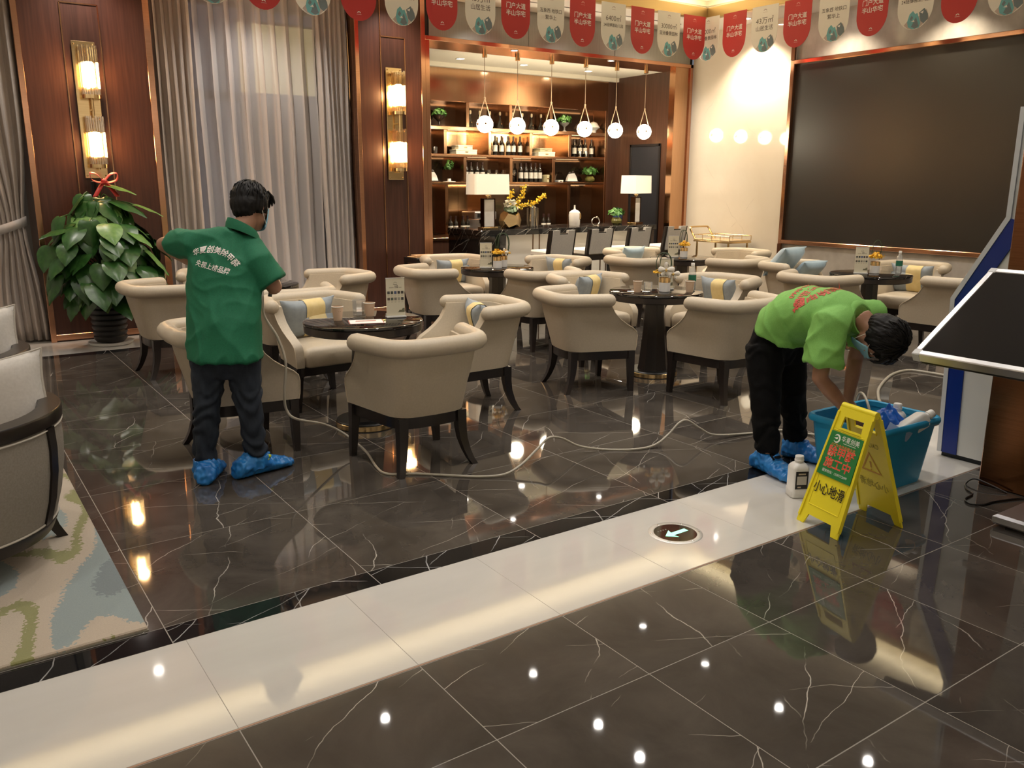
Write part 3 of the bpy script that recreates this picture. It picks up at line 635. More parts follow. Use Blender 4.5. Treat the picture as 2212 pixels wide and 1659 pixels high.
# ------------------------------------------------------------------ sconces, curtains, screen, flags
def sconce(x, lb):
    t = thing('wall_sconce', lb, 'wall lamp', (x,9.655,0), 0, 'crystal wall sconces')
    MB().bb(-.105,.105,-.012,0,1.635,2.935,.003).build('back_plate', M_gold, t)
    scr = MB()
    for sx in (-.085,.085):
        for z in (1.66,2.91): scr.ball((sx,-.014,z),.009,8,6)
    scr.build('screw', M_gold, t)
    MB().tube([(.02,-.085,1.72),(.02,-.085,2.86)],.011,8).bb(.01,.03,-.085,-.01,2.285,2.30).bb(.01,.03,-.085,-.01,1.715,1.73).build('stem', M_gold, t)
    for z0,z1 in ((1.74,2.21),(2.40,2.87)):
        cup = MB().lathe([(.083,z0-.005),(.088,z0-.005),(.088,z0+.03),(.083,z0+.03)],20,c=(.02,-.085,0)).lathe([(.002,z0),(.083,z0),(.083,z0+.006),(.002,z0+.006)],20,c=(.02,-.085,0))
        cup.build('cup', M_gold, t); MB().lathe([(.05,z1-.02),(.066,z1-.02),(.066,z1),(.05,z1)],20,c=(.02,-.085,0)).build('cap_ring', M_gold, t)
        rods = MB()
        for k in range(20):
            a = k*2*PI/20; rods.tube([(.02+.076*math.cos(a),-.085+.076*math.sin(a),z0+.02),(.02+.076*math.cos(a),-.085+.076*math.sin(a),z1+(.02 if k%2 else 0))],.010,6)
        r_ = rods.build('crystal_rods', M_rod, t); r_['kind']='stuff'
        MB().lathe([(.03,z0+.10),(.050,z0+.115),(.050,z1-.145),(.03,z1-.13)],16,c=(.02,-.085,0)).build('lit_core', M_tubeglow, t)
def sconce_light(x):
    for z in (1.975,2.635): lamp('POINT','sconce_lamp',(x+.02,9.44,z),15.0,(1,.50,.20),.045)
sconce_light(1.545); sconce_light(4.915)
sconce(1.545,'tall brass wall sconce with two crystal tubes above the plant')
sconce(4.915,'tall brass wall sconce with two crystal tubes beside the bar')

def drape(xa0,xa1,xb0,xb1,y,z0,z1,nf,amp,seed,waist=None,steps=26,mid=None):
    """pleated cloth from x range a (top) to b (bottom)"""
    rd = random.Random(seed); nx = nf*10; ph = [rd.uniform(-.5,.5) for _ in range(nf+1)]; am = [rd.uniform(.65,1.15) for _ in range(nf+1)]
    vs, fs = [], []
    for i in range(steps+1):
        t = i/steps; z = z1+(z0-z1)*t
        e0 = xa0+(xb0-xa0)*t; e1 = xa1+(xb1-xa1)*t
        if waist:
            k = math.exp(-((z-waist[0])/waist[3])**2); e0 += (waist[1]-e0)*k; e1 += (waist[2]-e1)*k
            if z < waist[0]: pass
        wd = e1-e0
        for j in range(nx+1):
            s = j/nx; q = s*nf; fi = min(int(q),nf-1); fr = q-fi
            a = am[fi]*(1-fr)+am[fi+1]*fr
            off = amp*a*math.sin(2*PI*q+ph[fi]*(1-fr)+ph[fi+1]*fr)
            if waist: off *= 1-.45*math.exp(-((z-waist[0])/.25)**2)
            vs.append((e0+wd*s+.25*amp*math.sin(4*PI*q+1), y+off+.012*math.sin(3*z+seed+7*s), z))
    for i in range(steps):
        for j in range(nx): fs.append((i*(nx+1)+j,i*(nx+1)+j+1,(i+1)*(nx+1)+j+1,(i+1)*(nx+1)+j))
    return MB().add(vs,fs)
def solid(o, th):
    md = o.modifiers.new('thickness','SOLIDIFY'); md.thickness = th; md.offset = 0; return o
c1 = drape(2.20,2.62,2.20,2.60,9.84,.02,3.70,5,.035,1).build('curtain', M_curt, smooth=180); tag(solid(c1,.004),'taupe velvet curtain hanging right of the left wood pillar','curtain')
c2 = drape(4.02,4.42,4.06,4.41,9.86,.02,3.70,6,.03,2).build('curtain', M_curt2, smooth=180); tag(solid(c2,.004),'grey taupe curtain hanging left of the right wood pillar','curtain')
c3 = drape(.22,.95,.52,.95,9.80,.02,3.70,6,.045,3,waist=(1.17,.62,.86,.55)).build('curtain', M_curt, smooth=180); tag(solid(c3,.004),'taupe velvet curtain gathered by a tie at the far left','curtain')
band = MB(); ring=[]
for k in range(25):
    a = 2*PI*k/24; ring.append((.74+.145*math.cos(a),9.80+.075*math.sin(a),1.17+.05*math.cos(a)))
band.loft([[(x,y,z-.045) for x,y,z in ring[:-1]],[(x,y,z+.045) for x,y,z in ring[:-1]]],False,False)
tag(solid(band.build('curtain_tie', M_curt2),.006),'pale fabric tie around the gathered curtain at the far left','curtain tie')
s1 = drape(2.40,4.12,2.45,4.14,10.02,.03,3.70,10,.065,5).build('sheer_curtain', M_sheer, smooth=180); tag(s1,'white sheer curtain in front of the window between the wood pillars','curtain')
s2 = drape(-2.3,.72,-2.3,.72,10.02,.03,3.70,18,.03,6).build('sheer_curtain', M_sheer, smooth=180); tag(s2,'white sheer curtain in the left window behind the gathered curtain','curtain')

t = thing('wall_screen', 'huge black wall screen in a rose gold frame on the right wall', 'screen', (10.0,5.4,2.0))
part(MB().bb(10.035,10.10,2.99,7.80,.83,3.16),'display',M_display,t)
for y0,y1,z0,z1 in ((2.93,7.815,3.16,3.215),(2.93,7.815,.775,.83),(7.80,7.86,.775,3.215),(2.93,2.99,.775,3.215)): part(MB().bb(9.975,10.06,y0,y1,z0,z1,.006),'frame',M_copper,t)
struct(MB().bb(9.97,10.0,7.80,7.86,-.0,.775,.002).bb(9.97,10.0,7.80,7.86,3.215,ZC,.002).build('trim_8', mat('dark copper edge',(.20,.10,.06),.3,1.0)))

# flags
M_red = mat('red flag card', (.52,.035,.035), .55); M_ivory = mat('ivory flag card', (.86,.83,.76), .55)
M_fw = mat('white print', (.85,.82,.78), .6); M_fk = mat('dark print', (.10,.08,.065), .6); M_fp = mat('pale red print', (.70,.30,.27), .6)
M_teal = mat('teal print', (.17,.47,.52), .6); M_slate = mat('slate print', (.17,.22,.25), .6); M_rose = mat('rose grey print', (.55,.45,.41), .6)
FW_, FH_ = .198, .555
def flag_poly():
    p = [(-FW_,0),(-FW_,-FH_+.23)]
    for k in range(1,16): a = PI+PI*k/16; p.append((FW_*math.cos(a),-FH_+.23+.23*math.sin(a)))
    return p+[(FW_,-FH_+.23),(FW_,0)]
fm = MB().loft([[(x,-.0015,z) for x,z in flag_poly()],[(x,.0015,z) for x,z in flag_poly()]])
FM = {False: fm.mesh('flag', M_ivory, 0), True: fm.mesh('flag', M_red, 0)}
def flat(mb_polys, y=-.0022):
    b = MB()
    for poly,mi in mb_polys:
        n=len(poly); b.add([(x,y-.0002*mi,z) for x,z in poly],[tuple(range(n))],mi)
    return b
z0 = -FH_
mount = flat([([(-.11,z0+.055),(-.03,z0+.135),(.02,z0+.105),(.13,z0+.19),(.165,z0+.095),(.06,z0+.012),(-.02,z0+.004),(-.07,z0+.02)],0),([(-.075,z0+.085),(-.055,z0+.16),(-.02,z0+.19),(.01,z0+.155),(.03,z0+.165),(.075,z0+.06),(.06,z0+.012),(-.01,z0+.004),(-.06,z0+.03)],1),
  ([(.05,z0+.165),(.105,z0+.205),(.15,z0+.14),(.155,z0+.09),(.11,z0+.05),(.075,z0+.075)],2),([(-.025,z0+.03),(.02,z0+.125),(.06,z0+.03),(.02,z0+.006)],2),([(-.05,z0+.11),(-.03,z0+.145),(-.01,z0+.12),(-.03,z0+.09)],2),([(.06,z0+.165),(.10,z0+.18),(.09,z0+.15)],3),([(-.03,z0+.08),(.0,z0+.10),(.01,z0+.075)],3)]).mesh('mountain_print',[M_rose,M_teal,M_slate,M_fw],0)
def arc_mark(cx,cz,r,m):
    p = [(cx+r*math.cos(a),cz+r*.8*math.sin(a)) for a in [PI*k/8 for k in range(9)]]+[(cx+r*.55*math.cos(a),cz+r*.4*math.sin(a)) for a in [PI*(8-k)/8 for k in range(9)]]
    return flat([(p,0),([(cx-r*1.3,cz-r*.75),(cx+r*1.3,cz-r*.75),(cx+r*1.3,cz-r*.6),(cx-r*1.3,cz-r*.6)],0)]).mesh('emblem',m,0)
E_top_r, E_bot_r, E_top_i = arc_mark(0,-.06,.026,M_fp), arc_mark(0,z0+.075,.02,M_fw), arc_mark(0,-.06,.026,M_rose)
FT = {'red':[('门户大道',.068,-.20,.014),('半山华宅',.068,-.28,.014)],'a':[('43万㎡',.088,-.18,0),('山居生活',.066,-.27,.004)],'b':[('五象西 地铁口',.052,-.20,.004),('繁华上',.056,-.275,.004)],
      'c':[('6400㎡',.085,-.185,-.004),('24班博雅幼儿园',.046,-.265,.004)],'d':[('30000㎡',.080,-.185,-.004),('亚洲叠景园林',.054,-.27,.01)]}
def flag(kind,loc,rz,label):
    red = kind=='red'; o = link('hanging_flag', FM[red], None, loc, (0,0,rz)); tag(o,label,'flag','bunting flags hung from the ceiling cove')
    if red: link('emblem', E_top_r, o); link('emblem', E_bot_r, o)
    else: link('emblem', E_top_i, o); link('mountain_print', mount, o)
    for s,size,z,b in FT[kind]: link('lettering', text_mesh(s,size,b,1.0,M_fw if red else M_fk), o, (0,-.0026,z), (PI/2,0,0))
KN = {'red':'red flag with white lettering','a':'ivory flag reading 43万㎡','b':'ivory flag reading 五象西 地铁口','c':'ivory flag reading 6400㎡','d':'ivory flag reading 30000㎡'}
LX = [2.03,2.53,3.018,3.516,4.014,4.509,5.001,5.497,5.98,6.486,6.97,7.464,7.955,8.42,8.893]
LK = ['red','b','red','c','red','d','red','a','red','b','red','c','red','d','red']
nth = ['first','second','third','fourth','fifth','sixth','seventh','eighth','ninth','tenth','eleventh','twelfth','thirteenth','fourteenth','fifteenth']
for i,(x,k) in enumerate(zip(LX,LK)): flag(k,(x,COVE_Y-.012,ZC-.002),random.Random(i).uniform(-.04,.04),f'{KN[k]}, {nth[i]} from the left along the bar side')
RY = [8.594,8.13,7.639,7.143,6.631,6.132,5.617,5.139,4.65]; RK = ['d','red','a','red','b','red','c','red','a']
for i,(y,k) in enumerate(zip(RY,RK)): flag(k,(COVE_X-.012,y,ZC-.002),-PI/2+random.Random(i+50).uniform(-.05,.05),f'{KN[k]}, {nth[i]} from the corner along the screen side')

# ------------------------------------------------------------------ tub chairs
def upath(wf, wr, yf, yr, r=.13, ns=7, nc=6, nb=5):
    """left front -> round the back -> right front"""
    A, Cc = Vector((-wf,yf)), Vector((-wr,yr)); d = (A-Cc).normalized(); p1 = Cc+d*r; B = Vector((0,yr-.012)); e = (B-Cc).normalized(); p2 = Cc+e*r*.95
    out = [A.lerp(p1,k/ns) for k in range(ns)]
    for k in range(nc):
        t = k/nc; out.append(p1*(1-t)**2+Cc*2*t*(1-t)+p2*t*t)
    out += [p2.lerp(B,k/nb) for k in range(nb+1)]
    return out+[Vector((-p.x,p.y)) for p in out[-2::-1]]
def inset(P, d):
    out=[]; N=len(P)
    for i in range(N):
        t=(P[min(i+1,N-1)]-P[max(i-1,0)]).normalized(); out.append(P[i]+Vector((-t.y,t.x))*d)
    return out
LV = [(.325,.292,.223,.300,-.222,.055),(.36,.296,.226,.306,-.232,.060),(.44,.303,.233,.308,-.252,.062),(.475,.306,.236,.300,-.26,.062),(.505,.310,.240,.268,-.268,.062),(.54,.316,.245,.208,-.277,.062),(.58,.323,.25,.150,-.286,.062),(.63,.330,.255,.098,-.297,.062),(.69,.336,.26,.060,-.308,.064),(.735,.338,.262,.052,-.314,.06)]
def tub_chair():
    t = thing('tub_chair','', 'chair', (0,0,0))
    rings=[]
    for z,wf,wr,yf,yr,th in LV:
        P = upath(wf,wr,yf,yr); Q = inset(P,th); rings.append([(p.x,p.y,z) for p in P]+[(q.x,q.y,z) for q in Q[::-1]])
    MB().loft(rings).build('shell', M_leather, t, smooth=50)
    P = upath(.345,.268,.035,-.322,.13); pts=[(p.x,p.y,.735) for p in P]
    MB().tube(pts,.051,14,round_ends=True,flat=(1.05,1)).build('rolled_rim', M_leather, t, smooth=60)
    pp=MB()
    for s in (-1,1): pp.tube([(s*(wf+.001),yf+.001,z) for z,wf,wr,yf,yr,th in LV[:9]],.0035,5)
    P2 = upath(.342,.266,.055,-.318,.13); pp.tube([(p.x,p.y,.684) for p in P2],.0035,5); pp.build('piping', M_pipe, t)
    def plan(k): 
        q=[(-.235+k,.318-k),(-.20+k*.8,-.185+k),(.20-k*.8,-.185+k),(.235-k,.318-k)]
        out=[]
        for i in range(4):
            a,b,c=Vector(q[i-1]),Vector(q[i]),Vector(q[(i+1)%4]); r=.05
            u=b+(a-b).normalized()*r; w=b+(c-b).normalized()*r
            out+= [u*(1-s)**2+b*2*s*(1-s)+w*s*s for s in (0,.33,.67,1)]
        return out
    sr=[[(p.x,p.y,z+ (.012*(1-(p.x/.26)**2) if z>.42 else 0)) for p in plan(k)] for z,k in ((.32,.012),(.335,0),(.40,-.004),(.43,.004),(.448,.022),(.456,.06),(.46,.12))]
    MB().loft(sr).build('seat_cushion', M_leather, t, smooth=60)
    P=upath(.286,.217,.296,-.214); Q=inset(P,.045)
    fr=MB().loft([[(p.x,p.y,z) for p in P]+[(q.x,q.y,z) for q in Q[::-1]] for z in (.258,.325)]); fr.bb(-.285,.285,.255,.299,.262,.322)
    fr.build('base_frame', M_dwood, t)
    for s in (-1,1):
        MB().loft([[(s*.268+dx*h+s*.02*(1-z/.3),.272+dy*h,z) for dx,dy in ((-1,-1),(1,-1),(1,1),(-1,1))] for z,h in ((0,.017),(.1,.021),(.322,.027))]).build('leg', M_dwood, t)
        prof=[(0,.058,.018),(.03,.042,.019),(.08,.024,.021),(.15,.007,.024),(.22,0,.027),(.322,-.002,.029)]
        MB().loft([[(s*(.190+o*.85)+dx*h,-.188-o*1.2+dy*h,z) for dx,dy in ((-1,-1),(1,-1),(1,1),(-1,1))] for z,o,h in prof]).build('leg', M_dwood, t)
    return t
ch0 = tub_chair(); _first=[True]
def chair(x,y,rz,label):
    global ch0
    if _first[0]: _first[0]=False; c=ch0; c.location=(x,y,0); c.rotation_euler=(0,0,math.radians(rz))
    else: c=dup(ch0,(x,y,0),math.radians(rz))
    c['label']=label; c['group']='cream tub chairs around the tables'; return c
M_top = marble('black table stone', (.008,.007,.007), (.014,.012,.011), (.30,.27,.24), .025, 1.3, .006, True, 2.5, (.52,.62), nv=2)
tb0=None
def table(x,y,lb):
    global tb0
    if tb0 is None:
        tb0=t=thing('round_table',lb,'table',(x,y,0),0,'round black tables')
        MB().lathe([(.33,.700),(.388,.702),(.392,.708),(.390,.718),(.380,.723),(.002,.7235)],56,cap0=False).build('tabletop', M_top, t)
        MB().lathe([(.33,.652),(.382,.650),(.388,.656),(.388,.700),(.33,.701)],56).build('rim', M_dwood, t)
        MB().lathe([(.135,.04),(.125,.10),(.105,.30),(.088,.50),(.085,.652)],8).build('column', M_dwood, t, smooth=20)
        MB().lathe([(.205,.0),(.205,.008),(.205,.045),(.198,.052),(.002,.054)],48).build('base', M_black, t)
        MB().lathe([(.206,.004),(.2085,.006),(.2085,.038),(.206,.040)],48,cap0=False,cap1=False).build('brass_ring', M_gold, t); return t
    return dup(tb0,(x,y,0),random.uniform(0,.3),lb)
table(2.335,5.12,'round black table nearest the camera, with a white leaflet and two paper cups')
table(5.04,5.18,'round black table with white orchid pot and water bottle left of the bending man')
table(5.05,7.61,'round black table with two yellow flower pots in front of the bar counter')
table(7.62,7.40,'round black table in front of the gold trolley')
table(7.83,5.0,'round black table by the black wall screen')
# near table
chair(2.264,4.28,0,'cream tub chair nearest the camera, its back turned, right of the standing man')
chair(1.46,5.12,-90,'cream tub chair half hidden behind the legs of the standing man')
chair(3.17,5.12,84,'cream tub chair right of the nearest table, its grey and yellow cushion in view')
chair(2.33,5.95,183,'cream tub chair facing the camera behind the nearest table, its seat in view')
# orchid table
chair(4.28,5.185,-104,'cream tub chair at the left of the orchid table, back turned')
chair(4.98,4.355,-1,'cream tub chair before the orchid table, touching the bending man’s hip'.replace('’',''))
chair(5.02,6.0,176,'cream tub chair behind the left side of the orchid table, blue cushion inside')
chair(5.86,5.28,98,'cream tub chair behind the right side of the orchid table, yellow banded cushion inside')
# flower table by the bar
chair(4.23,7.50,-94,'cream tub chair at the left of the table with two yellow flower pots, back turned')
chair(5.02,6.78,-6,'cream tub chair at the front of the table with two yellow flower pots, back turned')
chair(5.0,8.42,172,'cream tub chair facing the camera behind the table with two yellow flower pots')
chair(5.87,7.68,104,'cream tub chair right of the table with two flower pots, below the stools')
# trolley table
chair(6.84,7.30,-88,'cream tub chair at the left front of the trolley table, back turned')
chair(7.55,8.15,183,'cream tub chair with a pale blue cushion at the back of the trolley table')
chair(7.62,6.62,2,'cream tub chair at the front of the trolley table, behind the water bottle')
chair(8.50,7.32,86,'cream tub chair at the right of the trolley table against the cream wall')
# screen table
chair(7.02,4.98,-86,'cream tub chair directly behind the bending man’s back'.replace('’',''))
chair(7.75,5.80,188,'cream tub chair holding a big blue cushion beside the screen wall')
chair(8.62,5.05,100,'cream tub chair at the right of the screen table with a striped cushion')
chair(7.86,4.18,-4,'cream tub chair cut off by the blue edged kiosk')
# left group behind the standing man
table(2.38,7.5,'round black table hidden behind the standing man')
chair(1.67,7.57,-87,'cream tub chair in front of the potted plant, left of the standing man')
chair(2.30,8.30,178,'cream tub chair peeking out behind the shoulder of the standing man by the curtain')
chair(3.12,7.55,96,'cream tub chair in front of the grey curtain, right of the standing man')
chair(2.42,6.78,-2,'cream tub chair right behind the elbow of the standing man, only its rim showing')

# cushions in the chairs
M_blue = noisy('pale blue satin', (.30,.42,.50), (.36,.48,.56), .32, 12, sheen=.3); M_bg = noisy('blue grey cloth', (.27,.31,.34), (.33,.37,.40), .7, 30); M_yel = noisy('yellow cloth', (.72,.56,.24), (.80,.64,.32), .65, 20)
def cushion_mesh(w,h,d,m,name='cushion'):
    n=12; vs=[];fs=[]
    for s in (1,-1):
        b=len(vs)
        for i in range(n+1):
            for j in range(n+1):
                u,v=-1+2*i/n,-1+2*j/n; e=(1-u**4)*(1-v**4); pin=1-.10*(1-abs(v))*u*u*0-.0
                x=w/2*u*(1-.10*(1-v*v)*abs(u)**3); z=h/2*v*(1-.12*(1-u*u)*abs(v)**3)
                vs.append((x,s*(d/2)*max(e,0)**.55+s*.004,z))
        for i in range(n):
            for j in range(n):
                q=(b+i*(n+1)+j,b+i*(n+1)+j+1,b+(i+1)*(n+1)+j+1,b+(i+1)*(n+1)+j); fs.append(q if s>0 else q[::-1])
    N=(n+1)**2; rim=[i*(n+1) for i in range(n+1)]+[n*(n+1)+j for j in range(1,n+1)]+[i*(n+1)+n for i in range(n-1,-1,-1)]+[j for j in range(n-1,0,-1)]
    for k in range(len(rim)):
        a,b2=rim[k],rim[(k+1)%len(rim)]; fs.append((a,b2,b2+N,a+N))
    return MB().add(vs,fs).mesh(name,m,60)
def band_mesh(w,h,d,m,u0=-.52,u1=.18):
    vs=[];fs=[];nu,nv=8,14
    for s in (1,-1):
        b=len(vs)
        for i in range(nu+1):
            for j in range(nv+1):
                u=u0+(u1-u0)*i/nu; v=-1+2*j/nv; e=(1-u**4)*(1-v**4)
                vs.append((w/2*u*(1-.10*(1-v*v)*abs(u)**3),s*((d/2)*max(e,0)**.55+.009),(h/2*v*(1-.12*(1-u*u)*abs(v)**3))*1.02))
        for i in range(nu):
            for j in range(nv):
                q=(b+i*(nv+1)+j,b+i*(nv+1)+j+1,b+(i+1)*(nv+1)+j+1,b+(i+1)*(nv+1)+j); fs.append(q if s>0 else q[::-1])
    N=(nu+1)*(nv+1)
    for i in range(nu):
        for j in (0,nv): fs.append((i*(nv+1)+j,(i+1)*(nv+1)+j,(i+1)*(nv+1)+j+N,i*(nv+1)+j+N))
    return MB().add(vs,fs).mesh('yellow_band',m,60)
CM={}
def cushion(kind,loc,rot,label,size=(.42,.30,.12)):
    t=thing('cushion',label,'cushion',loc,0,'loose cushions on the tub chairs',rot)
    k=(kind,size)
    if k not in CM:
        w,h,d=size; CM[k]=[cushion_mesh(w,h,d,M_blue if kind=='blue' else M_bg,'cover')]
        if kind=='band':
            CM[k].append(band_mesh(w,h,d,M_yel))
    for me in CM[k]: link(me.name.split('.')[0],me,t)
def inchair(cx,cy,rz,kind,label,dx=0,dy=-.12,tilt=-18,tz=0,z=.60,size=(.42,.30,.12)):
    a=math.radians(rz); x=cx+dx*math.cos(a)-dy*math.sin(a); y=cy+dx*math.sin(a)+dy*math.cos(a)
    cushion(kind,(x,y,z),(math.radians(tilt),0,a+math.radians(tz)),label,size)
inchair(2.33,5.95,183,'band','grey cushion with a yellow band in the chair behind the nearest table',.03,-.10,-14,8,.615,(.46,.31,.13))
inchair(3.17,5.12,84,'band','grey cushion with a yellow band in the chair right of the nearest table',.04,-.09,-16,-14,.62,(.42,.31,.13))
inchair(5.02,6.0,176,'band','blue grey cushion in the chair behind the left side of the orchid table',-.02,-.10,-16,25,.63)
inchair(5.86,5.28,98,'band','yellow banded cushion in the chair behind the right side of the orchid table',.0,-.10,-16,-10,.62)
inchair(5.0,8.42,172,'band','yellow banded cushion low in the chair behind the table with two flower pots',-.0,-.10,-16,5,.60)
inchair(5.87,7.68,104,'band','yellow banded cushion in the chair below the bar stools',.0,-.12,-16,-8,.63)
inchair(7.55,8.15,183,'blue','pale blue satin cushion in the chair at the back of the trolley table',-.03,-.11,-20,4,.66)
inchair(7.75,5.80,188,'blue','big shiny blue cushion leaning in the chair by the screen wall',.04,-.15,-38,4,.78,(.50,.38,.15))
inchair(7.75,5.80,188,'blue','small shiny blue cushion below the big blue one by the screen wall',-.13,.04,-42,-8,.68,(.40,.28,.12))
inchair(8.62,5.05,100,'band','grey cushion with a dull yellow stripe under the screen table edge',.0,-.10,-16,-5,.61,(.46,.32,.13))

# ------------------------------------------------------------------ on the tables
TZ=.7240
M_cup=mat('tan paper cup',(.68,.49,.34),.7); M_cupr=mat('cup rim',(.80,.74,.64),.6); cup0=None
def cup(x,y,lb):
    global cup0
    if cup0 is None:
        cup0=t=thing('paper_cup',lb,'cup',(x,y,TZ),0,'tan paper cups on the tables')
        MB().lathe([(.026,.004),(.027,0),(.0285,.012),(.037,.090),(.0345,.090),(.026,.012),(.002,.012)],24).build('body',M_cup,t)
        MB().lathe([(.0365,.087),(.0395,.089),(.0395,.093),(.036,.094)],24,cap0=False,cap1=False).build('rim',M_cupr,t)
        arc=MB(); arc.add([(-.009+.0015*k,-.0335-.0,.06+.006*math.sin(PI*k/12)) for k in range(13)]+[(-.009+.0015*k,-.0335,.058+.003*math.sin(PI*k/12)) for k in range(13)],[(k,k+1,k+14,k+13) for k in range(12)]); arc.build('emblem',mat('brown print',(.40,.24,.14),.7),t); return t
    return dup(cup0,(x,y,TZ),random.uniform(-.3,.3),lb)
M_board=noisy('ivory menu card',(.66,.61,.46),(.70,.65,.50),.6,3); M_acr=mat('clear white acrylic',(.82,.82,.80),.12,trans=.3)
M_ph=[mat('photo print %d'%i,c,.5) for i,c in enumerate(((.08,.08,.07),(.06,.07,.06),(.07,.10,.20),(.05,.05,.05),(.07,.06,.05),(.12,.09,.07),(.10,.12,.09),(.22,.20,.16),(.36,.34,.27),(.05,.05,.045)))]
M_txt=mat('grey brown print',(.20,.17,.12),.7); men0=None
def menu(x,y,rz,lb,sc=1.0):
    global men0
    if men0 is None:
        men0=t=thing('menu_stand',lb,'menu stand',(x,y,TZ),rz,'upright menu cards on the tables')
        MB().bb(-.062,.062,-.0025,.0025,.012,.262,.001).build('card',M_board,t)
        MB().bb(-.066,.066,-.030,.030,0,.012,.003).bb(-.066,.066,.004,.010,.010,.03).build('acrylic_foot',M_acr,t)
        MB().bb(-.0635,.0635,-.0045,.0045,.259,.264).build('top_edge',M_acr,t)
        em=MB()
        for k in range(9):
            a=PI*k/8; em.add([(.012*math.cos(a)-.0,-.0029,.228+.008*math.sin(a)),(.012*math.cos(a+.2),-.0029,.228+.008*math.sin(a+.2)),(.009*math.cos(a+.2),-.0029,.226+.006*math.sin(a+.2)),(.009*math.cos(a),-.0029,.226+.006*math.sin(a))],[(0,1,2,3)])
        em.add([(-.013,-.0029,.218),(.013,-.0029,.218),(.013,-.0029,.221),(-.013,-.0029,.221)],[(0,1,2,3)]); em.build('emblem',M_txt,t)
        link('lettering',text_mesh('10',.026,.02,1,M_fk),t,(.006,-.003,.203),(PI/2,0,0))
        bl=MB().add([(-.042,-.0029,.196),(-.010,-.0029,.196),(-.010,-.0029,.202),(-.042,-.0029,.202)],[(0,1,2,3)]).add([(.022,-.0029,.196),(.042,-.0029,.196),(.042,-.0029,.202),(.022,-.0029,.202)],[(0,1,2,3)])
        for r in range(2):
            for k in range(5):
                cx=-.046+.023*k
                for q in range(2): bl.add([(cx-.007,-.0029,(.148,.106)[r]-.006*q),(cx+.007-.003*q,-.0029,(.148,.106)[r]-.006*q),(cx+.007-.003*q,-.0029,(.148,.106)[r]-.006*q+.0022),(cx-.007,-.0029,(.148,.106)[r]-.006*q+.0022)],[(0,1,2,3)])
        q_=bl.build('print_lines',mat('faint print',(.42,.38,.28),.7),t); q_['kind']='stuff'
        for r in range(2):
            for k in range(5):
                cx=-.046+.023*k; cz=(.166,.124)[r]; MB().add([(cx-.0085,-.003,cz-.009),(cx+.0085,-.003,cz-.009),(cx+.0085,-.003,cz+.009),(cx-.0085,-.003,cz+.009)],[(0,1,2,3)]).build('photo_print',M_ph[r*5+k],t)
        MB().add([(.015,-.003,.034),(.06,-.003,.034),(.06,-.003,.062),(.048,-.003,.060),(.038,-.003,.048),(.026,-.003,.05)],[(0,1,2,3,4,5)]).build('mountain_print',mat('dull green print',(.16,.15,.09),.7),t); return t
    return dup(men0,(x,y,TZ),rz,lb)

def milky(name,dc,wd,wg):
    m=mat(name,dc,.1); out=m.node_tree.nodes['Material Output']; d=nd(m,'ShaderNodeBsdfDiffuse'); d.inputs[0].default_value=(*dc,1); g=nd(m,'ShaderNodeBsdfGlossy'); g.inputs[0].default_value=(1,1,1,1); g.inputs[1].default_value=.06; t_=nd(m,'ShaderNodeBsdfTransparent')
    a=nd(m,'ShaderNodeMixShader'); a.inputs[0].default_value=wg; ln(m,d.outputs[0],a.inputs[1]); ln(m,g.outputs[0],a.inputs[2]); b_=nd(m,'ShaderNodeMixShader'); b_.inputs[0].default_value=wd; ln(m,t_.outputs[0],b_.inputs[1]); ln(m,a.outputs[0],b_.inputs[2]); ln(m,b_.outputs[0],out.inputs[0]); return m
M_facet=milky('faceted glass',(.75,.77,.76),.45,.7)
def rockglass(x,y,lb,s=1.0):
    t=thing('glass_caddy',lb,'glass',(x,y,TZ)); r=.036*s
    MB().lathe([(r*.9,0),(r,.006),(r*1.05,.085*s),(r*.97,.085*s),(r*.9,.014),(.001,.012)],8).build('glass_body',M_facet,t,smooth=20)
    MB().lathe([(r*.85,.016),(r*.85,.03),(.001,.031)],8).build('mints',mat('pale mints',(.75,.70,.50),.5),t); return t
M_wpot=noisy('white marble pot',(.74,.73,.72),(.80,.79,.78),.25,6); M_orc=mat('white petals',(.86,.82,.74),.55); M_chr=noisy('yellow flowers',(.80,.42,.01),(.90,.55,.03),.6,60); M_gr=mat('dark green grass blade',(.03,.06,.025),.5)
def potshape(t,dx=0,dy=0,h=.115):
    MB().lathe([(.044,0),(.047,.003),(.047,h*.68),(.044,h*.68)],24,c=(dx,dy,0)).build('pot',M_wpot,t)
    MB().lathe([(.0465,h*.68),(.0475,h*.68),(.0475,h),(.044,h),(.044,h*.9),(.001,h*.9)],24,c=(dx,dy,0)).build('gold_rim',M_gold,t)
def bloom(t,c,r,seed):
    f=MB(); rd=random.Random(seed)
    for k in range(7):
        a=2*PI*k/6; q=Vector(c)+(Vector((math.cos(a)*r*.6,math.sin(a)*r*.6,0)) if k<6 else Vector((0,0,r*.35)))
        leaves(f,q,r*.55,34,r*.16,rd.randint(0,9999),.8)
    o=f.build('yellow_blossom',M_chr,t,smooth=0); o['kind']='stuff'
def blades(t,c,n,h,sp):
    b=MB(); rd=random.Random(int(c[0]*97)+n)
    for k in range(n):
        s=rd.choice((-1,1)); w_=sp*rd.uniform(.7,1.1); p=[(c[0]-w_*.5*s,c[1],c[2]),(c[0]-w_*.7*s,c[1],c[2]+h*.6),(c[0]-w_*.3*s,c[1]+.01,c[2]+h*.97),(c[0]+w_*.4*s,c[1],c[2]+h*.85),(c[0]+w_*.6*s,c[1],c[2]+h*.3)]
        b.tube(catmull(p,5),.0035,5)
    b.build('grass_blade',M_gr,t)
